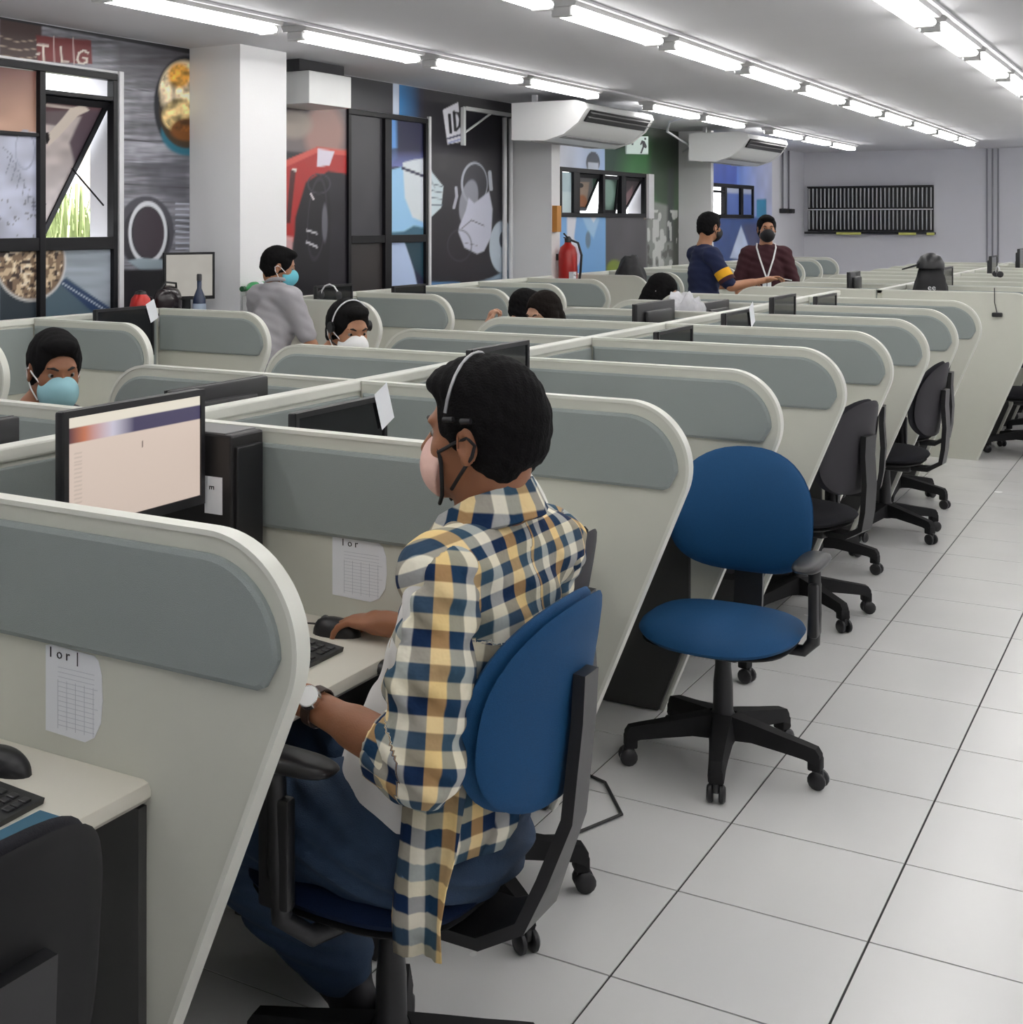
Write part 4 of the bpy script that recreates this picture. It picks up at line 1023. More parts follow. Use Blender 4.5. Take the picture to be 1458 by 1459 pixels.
# ------------------------------------------------------------------ people: smooth fields turned into one continuous surface
class SDF:
    def __init__(s, h): s.h = h; s.P = []
    def cap(s, a, b, ra, rb=None, k=.02, op='+'): s.P.append(('cap', Vector(a), Vector(b), ra, ra if rb is None else rb, k, op)); return s
    def chain(s, pts, rs, k=.02, op='+'):
        for i in range(len(pts)-1): s.cap(pts[i], pts[i+1], rs[i], rs[i+1], k, op)
        return s
    def ell(s, c, r, rot=None, k=.02, op='+'): s.P.append(('ell', Vector(c), Vector(r), rot or Matrix.Identity(3), k, op)); return s
    def half(s, p, n, k=.005, within=None): s.P.append(('half', Vector(p), Vector(n).normalized(), k, within, '&')); return s
    def bounds(s, p):
        if p[0] == 'cap':
            r = max(p[3], p[4]); a = [min(p[1][i], p[2][i])-r for i in range(3)]; b = [max(p[1][i], p[2][i])+r for i in range(3)]
        else: r = max(p[2]); a = [p[1][i]-r for i in range(3)]; b = [p[1][i]+r for i in range(3)]
        return np.array(a), np.array(b)
    def solve(s, disp=None):
        h = s.h; bs = [s.bounds(p) for p in s.P if p[0] != 'half' and p[-1] == '+']
        lo = np.min([b[0] for b in bs], 0)-3*h-.02; hi = np.max([b[1] for b in bs], 0)+3*h+.02
        n = np.ceil((hi-lo)/h).astype(int)+1; Fd = np.full(n, .2, np.float32)
        ax = [lo[i]+np.arange(n[i])*h for i in range(3)]
        for p in s.P:
            if p[0] == 'half':
                q, nn, k, w = p[1], p[2], p[3], p[4]
                sl = [slice(None)]*3
                if w is not None:
                    i0 = np.clip(((np.array(w[0])-lo)/h).astype(int), 0, n); i1 = np.clip(np.ceil((np.array(w[1])-lo)/h).astype(int), 0, n); sl = [slice(a, b) for a, b in zip(i0, i1)]
                X = ax[0][sl[0]][:,None,None]; Y = ax[1][sl[1]][None,:,None]; Z = ax[2][sl[2]][None,None,:]
                d = (X-q.x)*nn.x+(Y-q.y)*nn.y+(Z-q.z)*nn.z; Fd[tuple(sl)] = np.maximum(Fd[tuple(sl)], d); continue
            k, op = p[-2], p[-1]; a, b = s.bounds(p); m = 4*h+k+.012
            i0 = np.clip(((a-m-lo)/h).astype(int), 0, n); i1 = np.clip(np.ceil((b+m-lo)/h).astype(int)+1, 0, n)
            if (i1 <= i0).any(): continue
            sl = tuple(slice(u, v) for u, v in zip(i0, i1))
            X = ax[0][sl[0]][:,None,None]; Y = ax[1][sl[1]][None,:,None]; Z = ax[2][sl[2]][None,None,:]
            if p[0] == 'cap':
                A, B, ra, rb = p[1:5]; D = B-A; L2 = max(D.length_squared, 1e-9)
                t = np.clip(((X-A.x)*D.x+(Y-A.y)*D.y+(Z-A.z)*D.z)/L2, 0, 1)
                d = np.sqrt((X-A.x-t*D.x)**2+(Y-A.y-t*D.y)**2+(Z-A.z-t*D.z)**2)-(ra+(rb-ra)*t)
            else:
                c, r, M = p[1:4]; Mi = M.transposed()
                x = X-c.x; y = Y-c.y; z = Z-c.z
                u = Mi[0][0]*x+Mi[0][1]*y+Mi[0][2]*z; v = Mi[1][0]*x+Mi[1][1]*y+Mi[1][2]*z; w = Mi[2][0]*x+Mi[2][1]*y+Mi[2][2]*z
                k0 = np.sqrt((u/r.x)**2+(v/r.y)**2+(w/r.z)**2); k1 = np.sqrt((u/r.x**2)**2+(v/r.y**2)**2+(w/r.z**2)**2)+1e-9
                d = k0*(k0-1)/k1
            cur = Fd[sl]
            if op == '+':
                hh = np.clip(.5+.5*(cur-d)/k, 0, 1); Fd[sl] = cur*(1-hh)+d*hh-k*hh*(1-hh)
            else:
                hh = np.clip(.5-.5*(cur+d)/k, 0, 1); Fd[sl] = cur*(1-hh)+(-d)*hh+k*hh*(1-hh)
        if disp is not None:
            Fd += disp(ax[0][:,None,None], ax[1][None,:,None], ax[2][None,None,:]).astype(np.float32)
        Fd[0] = Fd[-1] = .1; Fd[:,0] = Fd[:,-1] = .1; Fd[:,:,0] = Fd[:,:,-1] = .1
        return Fd, lo
    def mesh(s, name, m, parent, disp=None, smooth_it=1):
        Fd, lo = s.solve(disp); h = s.h; S = Fd < 0
        c = np.zeros(np.array(S.shape)-1, np.int8)
        for dx in (0,1):
            for dy in (0,1):
                for dz in (0,1): c += S[dx:S.shape[0]-1+dx, dy:S.shape[1]-1+dy, dz:S.shape[2]-1+dz]
        act = (c > 0) & (c < 8); I = np.argwhere(act); idx = np.full(act.shape, -1, np.int64); idx[tuple(I.T)] = np.arange(len(I))
        acc = np.zeros((len(I), 3)); cnt = np.zeros(len(I))
        for a in range(3):
            o1 = [x for x in range(3) if x != a]
            for u in (0,1):
                for v in (0,1):
                    A = I.copy(); A[:,o1[0]] += u; A[:,o1[1]] += v; B = A.copy(); B[:,a] += 1
                    fa = Fd[tuple(A.T)]; fb = Fd[tuple(B.T)]; cr = (fa < 0) != (fb < 0)
                    t = np.where(cr, fa/np.where(cr, fa-fb, 1), 0); P = A.astype(float); P[:,a] += t
                    acc[cr] += P[cr]; cnt[cr] += 1
        V = lo+acc/np.maximum(cnt, 1)[:,None]*h; Q = []
        for a in range(3):
            b_, c_ = [(1,2),(2,0),(0,1)][a]
            sa = [slice(0,-1) if i == a else slice(1,-1) for i in range(3)]; sb = [slice(1,None) if i == a else slice(1,-1) for i in range(3)]
            fa = S[tuple(sa)]; fb = S[tuple(sb)]; E = np.argwhere(fa != fb)
            if not len(E): continue
            inside = fa[tuple(E.T)]; G = E.copy()
            for i in range(3):
                if i != a: G[:,i] += 1
            q = []
            for (u, v) in ((-1,-1),(0,-1),(0,0),(-1,0)):
                K = G.copy(); K[:,b_] += u; K[:,c_] += v; q.append(idx[tuple(K.T)])
            q = np.stack(q, 1); q[~inside] = q[~inside][:,::-1]; Q.append(q)
        Q = np.concatenate(Q); Q = Q[(Q >= 0).all(1)]
        for _ in range(smooth_it):
            sm = np.zeros_like(V); w = np.zeros(len(V))
            for i in range(4):
                np.add.at(sm, Q[:,i], V[Q[:,(i+1) % 4]]); np.add.at(w, Q[:,i], 1); np.add.at(sm, Q[:,i], V[Q[:,(i+3) % 4]]); np.add.at(w, Q[:,i], 1)
            V = V*.5+sm/np.maximum(w, 1)[:,None]*.5
        me = bpy.data.meshes.new(name); me.vertices.add(len(V)); me.vertices.foreach_set('co', V.astype(np.float32).ravel())
        me.loops.add(Q.size); me.loops.foreach_set('vertex_index', Q.ravel().astype(np.int32)); me.polygons.add(len(Q)); me.polygons.foreach_set('loop_start', (np.arange(len(Q))*4).astype(np.int32))
        me.update(calc_edges=True); me.validate(); me.shade_smooth()
        for q_ in (m if isinstance(m, (list, tuple)) else [m]): me.materials.append(q_)
        o = bpy.data.objects.new(name, me); link(o, parent); return o

def skinmat(name, col): 
    m = mat(name, col, .5, var=.10, scale=25, bump=.05, bscale=300); b = m.node_tree.nodes['Principled BSDF']
    b.inputs['Subsurface Weight'].default_value = .12; b.inputs['Subsurface Radius'].default_value = (.02,.008,.004); return m
SK = {'warm': skinmat('skin_brown', (.30,.125,.062)), 'mid': skinmat('skin_tan', (.42,.20,.11)), 'light': skinmat('skin_light', (.52,.29,.19)), 'deep': skinmat('skin_deep', (.20,.075,.036))}
M_hair = mat('black_hair', (.006,.0055,.006), .8, var=.4, scale=60, bump=.3, bscale=260, spec=.12)
M_eye = mat('eye_white', (.30,.27,.25), .25, var=.0); M_iris = mat('iris', (.015,.008,.005), .15)
M_brow = mat('eyebrow_hair', (.012,.009,.008), .8)
def rotm(yaw, pitch=0, roll=0):
    """head/torso frame: local +x faces forward; yaw about z, pitch nods down, roll tilts"""
    return (Matrix.Rotation(yaw, 3, 'Z') @ Matrix.Rotation(pitch, 3, 'Y') @ Matrix.Rotation(roll, 3, 'X'))
class Head:
    def __init__(s, c, yaw, pitch=0, roll=0, sc=1.0): s.c = Vector(c); s.M = rotm(R(yaw), R(pitch), R(roll)); s.s = sc
    def w(s, *p): return s.c+s.M @ (Vector(p)*s.s)
    def e(s, f, c, r, k=.012, op='+', rot=None):
        M = s.M @ rot if rot is not None else s.M
        f.ell(s.w(*c), Vector(r)*s.s, M, k*s.s, op); return s
    def cap(s, f, a, b, ra, rb, k=.01, op='+'): f.cap(s.w(*a), s.w(*b), ra*s.s, rb*s.s, k*s.s, op)
def head_prims(f, H):
    H.e(f, (-.014,0,.032), (.098,.076,.090)); H.e(f, (.028,0,.0), (.062,.062,.088), .02)
    H.e(f, (.036,0,-.066), (.050,.050,.042), .025); H.e(f, (.074,0,-.096), (.020,.022,.018), .02)
    H.e(f, (.055,.040,-.022), (.024,.020,.020), .02); H.e(f, (.055,-.040,-.022), (.024,.020,.020), .02)
    H.e(f, (.080,0,.030), (.016,.050,.011), .012)
    for s_ in (-1, 1): H.e(f, (.094,s_*.032,.007), (.013,.016,.0065), .007, '-')
    H.cap(f, (.090,0,.012), (.112,0,-.028), .007, .0125, .008)
    for s_ in (-1, 1): H.e(f, (.104,s_*.012,-.034), (.009,.007,.006), .006)
    H.e(f, (.090,0,-.062), (.012,.024,.006), .006); H.e(f, (.088,0,-.074), (.012,.020,.007), .006); H.e(f, (.103,0,-.0675), (.010,.022,.0018), .003, '-')
    for s_ in (-1, 1):
        rr = Matrix.Rotation(s_*R(18), 3, 'Z') @ Matrix.Rotation(R(8), 3, 'Y')
        H.e(f, (-.010,s_*.079,-.004), (.019,.0075,.032), .006, '+', rr); H.e(f, (-.004,s_*.087,.0), (.010,.007,.018), .004, '-', rr); H.e(f, (-.008,s_*.080,-.030), (.009,.006,.009), .006)
    H.e(f, (-.040,0,-.045), (.042,.050,.05), .03)
def hair_mesh(parent, H, style='short', h=.005, m=None, seed=1):
    f = SDF(h*H.s)
    g = .010 if style != 'fade' else .006
    H.e(f, (-.014,0,.034), (.098+g,.076+g,.090+g*1.2), .01)
    if style == 'curly': H.e(f, (.028,0,.105), (.078,.066,.034), .02); H.e(f, (.075,0,.088), (.036,.055,.024), .02)
    if style == 'fade': H.e(f, (.01,0,.092), (.088,.066,.040), .02); H.e(f, (.070,0,.094), (.032,.052,.022), .015)
    if style == 'fade': H.e(f, (-.010,0,.085), (.098,.078,.066), .02); H.e(f, (-.045,0,.03), (.085,.074,.09), .02)
    if style in ('short',): H.e(f, (.045,0,.095), (.055,.060,.028), .02)
    H.e(f, (-.050,0,-.035), (.058+g,.058+g,.052), .03)                  # nape
    if style == 'long':
        H.e(f, (-.045,0,-.07), (.070,.088,.10), .03); H.e(f, (-.055,0,-.16), (.055,.088,.10), .03)
        for s_ in (-1, 1): H.e(f, (.015,s_*.078,-.04), (.040,.022,.10), .02)
    # carve the face opening, the ears and the hairline
    H.e(f, (.110,0,-.045), (.080,.10,.105), .006, '-'); H.e(f, (.092,0,.045), (.030,.066 if style != 'long' else .05,.026), .008, '-')
    if style == 'fade': H.e(f, (.108,0,.030), (.052,.12,.058), .008, '-')
    if style != 'long':
        for s_ in (-1, 1): H.e(f, (-.002,s_*.09,-.010), (.030,.026,.042), .006, '-'); H.e(f, (.030,s_*.07,-.10), (.062,.06,.072), .008, '-')
        H.e(f, (-.02,0,-.135), (.10,.09,.055), .01, '-'); H.e(f, (-.135,0,-.115), (.075,.12,.085), .02, '-')
    else: H.e(f, (.06,0,-.15), (.06,.058,.10), .01, '-')
    def dsp(X, Y, Z):
        amp = .0016 if style != 'curly' else .004
        return amp*(np.sin(X*210+Y*90+seed)*np.sin(Y*230-Z*60)+np.sin(Z*190+X*140)*.7*np.sin(X*80+seed))
    return f.mesh('hair', m or M_hair, parent, dsp)
def face_bits(parent, H):
    for s_ in (-1, 1):
        c = H.w(.0735, s_*.032, .007); b = MB(); r_ = .0112*H.s
        b.lathe([(r_*math.sin(a), -r_*math.cos(a)) for a in np.linspace(.05, math.pi-.05, 9)], c, 14)
        e = b.build('eye', M_eye, parent, smooth=60)
        d = H.M @ Vector((1,0,0)); b = MB(); cc = c+d*r_*.62
        b.tube([cc, cc+d*r_*.42], [.0062*H.s, .0045*H.s], 12); b.build('iris', M_iris, e, smooth=30)
        b = MB(); b.tube([H.w(.092,s_*.014,.026), H.w(.0915,s_*.030,.033), H.w(.077,s_*.047,.030)], [.0035*H.s,.0045*H.s,.002*H.s], 8); b.build('eyebrow', M_brow, parent, smooth=60)
def face_mask(parent, H, m, straps=None, cup=False, h=.004, back=.018):
    f = SDF(h*H.s)
    H.e(f, (.046,0,-.056), (.064 if cup else .073,.066,.064), .01)
    if cup: H.e(f, (.084,0,-.050), (.030,.034,.046), .03)
    else: H.e(f, (.094,0,-.038), (.038,.042,.040), .03)
    f.half(H.w(back,0,0), H.M @ Vector((-1,0,-.25)))
    f.half(H.w(.06,0,-.006), H.M @ Vector((-.38,0,1)))
    o = f.mesh('face_mask', m, parent)
    if m.name.startswith('surgical') or m.name.startswith('white_mask'):
        for zz in (-.045,-.06,-.075):
            MB().tube([H.w(.118*math.cos(a)*.98+.004, .071*math.sin(a), zz) for a in np.linspace(-.9, .9, 9)], .0013*H.s, 5).build('pleat', m, o, smooth=60)
    if cup:
        for s_ in (-1, 1): MB().tube([H.w(.058,s_*.058,-.014), H.w(.047,s_*.067,-.040), H.w(.047,s_*.064,-.070), H.w(.055,s_*.048,-.100), H.w(.075,s_*.02,-.122)], .0036*H.s, 6).build('mask_edging', straps, o, smooth=60)
    for s_ in (-1, 1):
        a = H.w(max(.045,back+.012),s_*.062,-.022); b = H.w(-.012,s_*.082,.012); c = H.w(-.022,s_*.083,-.020); d = H.w(.030,s_*.060,-.085)
        MB().tube([a, H.w(.015,s_*.077,-.0), b, H.w(-.028,s_*.084,-.0), c, H.w(.005,s_*.075,-.055), d], (.0034 if cup else .0026)*H.s, 6).build('ear_loop', straps or m, o, smooth=60)
    return o
def hand_prims(f, wr, d, nrm, side, curl=.35, sc=1.0, spread=.08, thumb=.8):
    """wr wrist, d pointing direction, nrm back-of-hand normal, side +1 when the thumb leaves toward nrm x d"""
    d = Vector(d).normalized(); nrm = Vector(nrm); nrm = (nrm-d*nrm.dot(d)).normalized(); lat = nrm.cross(d)*side
    W_ = lambda a, b, c: wr+(d*a+lat*b+nrm*c)*sc
    f.cap(wr, W_(.03,0,0), .024*sc, .027*sc, .012)
    f.ell(W_(.055,0,.0), Vector((.048,.040,.0165))*sc, Matrix((d, lat, nrm)).transposed(), .012)
    for i, (b, L) in enumerate(((.029,.072),(.010,.080),(-.010,.075),(-.029,.060))):
        p = W_(.088-(.006 if i in (0,3) else 0), b, .002); a = curl*(.8+.12*i); q = p; r_ = (.0092,.0095,.009,.008)[i]
        for j, fr in enumerate((.45,.32,.23)):
            ang = a*(j+1)*.9; dd = (d*math.cos(ang)-nrm*math.sin(ang)+lat*spread*(1.5-i)*(1 if j == 0 else .5)).normalized()
            q2 = q+dd*L*fr*sc; f.cap(q, q2, r_*sc*(1-.09*j), r_*sc*(.91-.09*j), .003); q = q2
    t0 = W_(.018,.026,-.004); t1 = W_(.045,.048,-.012); t2 = W_(.070,.052*thumb+.006,-.020); t3 = W_(.090,.040*thumb+.004,-.026)
    f.chain([t0,t1,t2,t3], [.015*sc,.0125*sc,.0105*sc,.009*sc], .008)
class Body:
    """joints in world space. fwd yaw in degrees (0 = +x)"""
    def __init__(s, **k): s.__dict__.update(k)
def build_person(label, J, head, skin, hair, shirt, trousers, mask=None, h=.008, long_sleeve=False, hands=((.35,1),(.35,1)), sleeve_len=.5, group=None, straps=None, cup=False, extra=None, hairstyle=None, collar=None, shoes=None, bodyh=None, sc=1.0, foldamp=.004):
    """J: dict with pelvis, chest, neck, sh[2], el[2], wr[2], hip[2], kn[2], an[2], hd[2] (dirs), hn[2] (normals). index 0 = left side"""
    t = thing('person', label, 'person', (0,0,0), 0, group)
    V = lambda p: Vector(p)
    pel, che, nek = V(J['pelvis']), V(J['chest']), V(J['neck']); M = rotm(R(J['yaw'])); H = head
    up = (che-pel).normalized()
    f = SDF(bodyh or h)
    head_prims(f, H)
    f.cap(H.w(-.025,0,-.06), nek, .054*H.s, .058*H.s, .03); f.cap(nek, che, .058, .075, .03)
    def torso(f, g):
        fw = M @ Vector((1,0,0)); side = (V(J['sh'][0])-V(J['sh'][1])).normalized(); u = up; fx = side.cross(u).normalized()
        T = Matrix((fx, side, u)).transposed()
        f.ell(pel+u*.02, (.115+g,.165+g,.125+g), T, .05); f.ell(pel.lerp(che,.5), (.098+g,.142+g,.17+g), T, .06); f.ell(che, (.108+g,.165+g,.16+g), T, .06)
        f.cap(V(J['sh'][0])-side*.03, V(J['sh'][1])+side*.03, .056+g, .056+g, .05)
        f.cap(nek-u*.035+side*.03, V(J['sh'][0])-side*.02, .042+g, .048+g, .04); f.cap(nek-u*.035-side*.03, V(J['sh'][1])+side*.02, .042+g, .048+g, .04)
    torso(f, -.004)
    for i in (0, 1):
        f.chain([V(J['sh'][i]), V(J['el'][i]), V(J['wr'][i])], [.047,.036,.0245], .02)
        f.cap(V(J['el'][i]).lerp(V(J['wr'][i]),.08), V(J['el'][i]).lerp(V(J['wr'][i]),.6), .038, .030, .02)
        hand_prims(f, V(J['wr'][i]), J['hd'][i], J['hn'][i], (1,-1)[i]*hands[i][1], hands[i][0])
        if J.get('legs', 1):
            f.chain([V(J['hip'][i]), V(J['kn'][i]), V(J['an'][i])], [.075,.050,.036], .03)
    body = f.mesh('body', skin, t)
    if mask is None or True: face_bits(body, H)
    hm = hair_mesh(t, H, hairstyle or 'short', h=max(.0045, h*.75), m=hair)
    if mask is not None: face_mask(t, H, mask, straps, cup, h=max(.004, h*.6))
    def folds(sd, amp):
        def dsp(X, Y, Z): return amp*(np.sin(X*38+Z*52+Y*20+sd)*np.sin(Y*41-Z*30+sd*2)+.5*np.sin(Z*95+Y*60+X*30))
        return dsp
    if shirt is not None:
        f = SDF(h); torso(f, .013); f.cap(nek-up*.02, che, .074, .11, .04)
        f.ell(nek-up*.0+Vector((0,0,.060)), (.075,.068,.05), None, .006, '-') if collar is None else None
        for i in (0, 1):
            S, E_, W_ = V(J['sh'][i]), V(J['el'][i]), V(J['wr'][i])
            if long_sleeve: f.chain([S, E_, E_.lerp(W_, .85)], [.066,.052,.042], .03)
            else: e = S.lerp(E_, sleeve_len*1.5 if sleeve_len*1.5 < 1 else 1); f.cap(S, e, .066, .060, .03)
        f.half(pel-up*.16, -up)
        sh = f.mesh('shirt', shirt, t, folds(1.3, foldamp))
    if trousers is not None and J.get('legs', 1):
        f = SDF(h*1.1); fx = M @ Vector((1,0,0)); f.ell(pel-Vector((0,0,.03)), (.135,.175,.12), M, .05)
        for i in (0, 1): f.chain([V(J['hip'][i]), V(J['kn'][i]), V(J['kn'][i]).lerp(V(J['an'][i]), .95)], [.096,.072,.062], .04)
        f.mesh('trousers', trousers, t, folds(4.1, foldamp*1.2))
    if J.get('legs', 1):
        for i in (0, 1):
            a = V(J['an'][i]); fd = J.get('foot', (M @ Vector((1,0,0)), M @ Vector((1,0,0))))[i]; fd = Vector(fd).normalized()
            f = SDF(.007); b = a+Vector((0,0,-.035)); f.cap(b-fd*.04, b+fd*.12-Vector((0,0,.012)), .042, .036, .02); f.cap(a+Vector((0,0,.03)), b, .042, .04, .02)
            f.half(Vector((0,0,min(a.z-.075, 9))), (0,0,-1)); f.mesh('shoe', shoes or M_blk, t)
    if extra: extra(t, H)
    return t
def wire_headset(t, H, side=1, band=None, pads=True, boom=False, big=1.0, fx=.012, dz=0):
    r_ = .0032*H.s
    o = MB().tube([H.w(fx+(.0 if big == 1 else .012*abs(a)), math.sin(a)*.088*(1+(big-1)*.75), .034+dz+math.cos(a)*.104*big) for a in np.linspace(-1.45, 1.45, 15)], r_, 8).build('headset_band', band or M_alu, t, smooth=60)
    for s_ in (-1, 1):
        if not pads: continue
        b = MB(); d = H.M @ Vector((0,s_,0)); c = H.w(.012, s_*.086, .022)
        b.tube([c-d*.004, c+d*.012], [.020*H.s,.024*H.s], 14); b.build('ear_pad', M_blk, o, smooth=40)
    if boom: MB().tube([H.w(.012,side*.095,.01), H.w(.035,side*.092,-.035), H.w(.07,side*.075,-.05)], .0035*H.s, 6).build('microphone_boom', M_blk, o, smooth=60)
    return o
def seated(x, y, yaw, hz=1.16, lean=.05, seat=.50, scale=1.0, desk=.79, spread=.19, headc=None, legs=1):
    """a simple working pose at a desk in front (local +x)"""
    M = rotm(R(yaw)); P = lambda a, b, c: Vector((x, y, 0))+M @ Vector((a, b, c))
    ns = hz-.145
    J = dict(yaw=yaw, pelvis=P(0,0,seat+.07), chest=P(lean*.6,0,ns-.20), neck=P(lean,0,ns), legs=legs,
        sh=(P(lean*.8,spread,ns-.07), P(lean*.8,-spread,ns-.07)), el=(P(lean+.06,spread+.06,ns-.35), P(lean+.06,-spread-.06,ns-.35)),
        wr=(P(lean+.30,.14,desk+.015), P(lean+.30,-.14,desk+.015)), hip=(P(.03,.09,seat+.06), P(.03,-.09,seat+.06)), kn=(P(.43,.11,seat+.04), P(.43,-.11,seat+.04)), an=(P(.38,.11,.10), P(.38,-.11,.10)),
        hd=(M @ Vector((1,-.2,-.1)), M @ Vector((1,.2,-.1))), hn=(Vector((0,0,1)), Vector((0,0,1))))
    return J
# ------------------------------------------------------------------ the man in the plaid shirt
def plaid_material():
    m = bpy.data.materials.new('plaid_cotton'); m.use_nodes = True; nt = m.node_tree; b = nt.nodes['Principled BSDF']; b.inputs['Roughness'].default_value = .85; b.inputs['Specular IOR Level'].default_value = .2
    at = nt.nodes.new('ShaderNodeAttribute'); at.attribute_name = 'puv'; sp = nt.nodes.new('ShaderNodeSeparateXYZ'); nt.links.new(at.outputs['Vector'], sp.inputs[0])
    stops = [(0,(.010,.032,.10)),(.27,(.78,.76,.68)),(.50,(.020,.075,.14)),(.74,(.82,.52,.18))]
    def band(sock, per, off, stops=stops):
        a = nt.nodes.new('ShaderNodeMath'); a.operation = 'MULTIPLY_ADD'; a.inputs[1].default_value = 1/per; a.inputs[2].default_value = off; nt.links.new(sock, a.inputs[0])
        f = nt.nodes.new('ShaderNodeMath'); f.operation = 'FRACT'; nt.links.new(a.outputs[0], f.inputs[0])
        r = nt.nodes.new('ShaderNodeValToRGB'); r.color_ramp.interpolation = 'LINEAR'; els = r.color_ramp.elements
        while len(els) > 1: els.remove(els[0])
        els[0].position = 0; els[0].color = (*stops[0][1], 1)
        for i in range(1, len(stops)):
            p = stops[i][0]; e = els.new(p-.012); e.color = (*stops[i-1][1], 1); e = els.new(p+.012); e.color = (*stops[i][1], 1)
        e = els.new(.985); e.color = (*stops[-1][1], 1); e = els.new(1.0); e.color = (*stops[0][1], 1)
        nt.links.new(f.outputs[0], r.inputs[0]); return r.outputs[0]
    u = band(sp.outputs[0], .104, .1); v = band(sp.outputs[1], .104, .3, [(0,(.012,.04,.11)),(.26,(.80,.74,.58)),(.50,(.09,.16,.21)),(.75,(.74,.66,.46))])
    mx = nt.nodes.new('ShaderNodeMix'); mx.data_type = 'RGBA'; mx.inputs[0].default_value = .5; nt.links.new(u, mx.inputs[6]); nt.links.new(v, mx.inputs[7])
    ml = nt.nodes.new('ShaderNodeMix'); ml.data_type = 'RGBA'; ml.blend_type = 'OVERLAY'; ml.inputs[0].default_value = .35; nt.links.new(mx.outputs[2], ml.inputs[6]); nt.links.new(mx.outputs[2], ml.inputs[7])
    nt.links.new(ml.outputs[2], b.inputs['Base Color'])
    n = nt.nodes.new('ShaderNodeTexNoise'); n.inputs['Scale'].default_value = 45; tc = nt.nodes.new('ShaderNodeTexCoord'); nt.links.new(tc.outputs['Object'], n.inputs['Vector'])
    bp = nt.nodes.new('ShaderNodeBump'); bp.inputs['Strength'].default_value = .35; bp.inputs['Distance'].default_value = .01; nt.links.new(n.outputs['Fac'], bp.inputs['Height']); nt.links.new(bp.outputs[0], b.inputs['Normal'])
    return m
M_plaid = plaid_material()
def put_uv(o, fn):
    me = o.data; n = len(me.vertices); co = np.empty(n*3, np.float32); me.vertices.foreach_get('co', co); co = co.reshape(-1, 3)
    uv = fn(co); a = me.attributes.new('puv', 'FLOAT_VECTOR', 'POINT'); a.data.foreach_set('vector', uv.astype(np.float32).ravel())
def along(a, b, ref):
    """coordinates around and along a limb"""
    a = np.array(a); b = np.array(b); d = b-a; L = np.linalg.norm(d); d /= L; r = np.array(ref, float); r -= d*r.dot(d); r /= np.linalg.norm(r); s = np.cross(d, r)
    def fn(co):
        q = co-a; v = q@d; x = q@r; y = q@s; return np.stack([np.arctan2(y, x)*.062, v, 0*v], 1)
    return fn
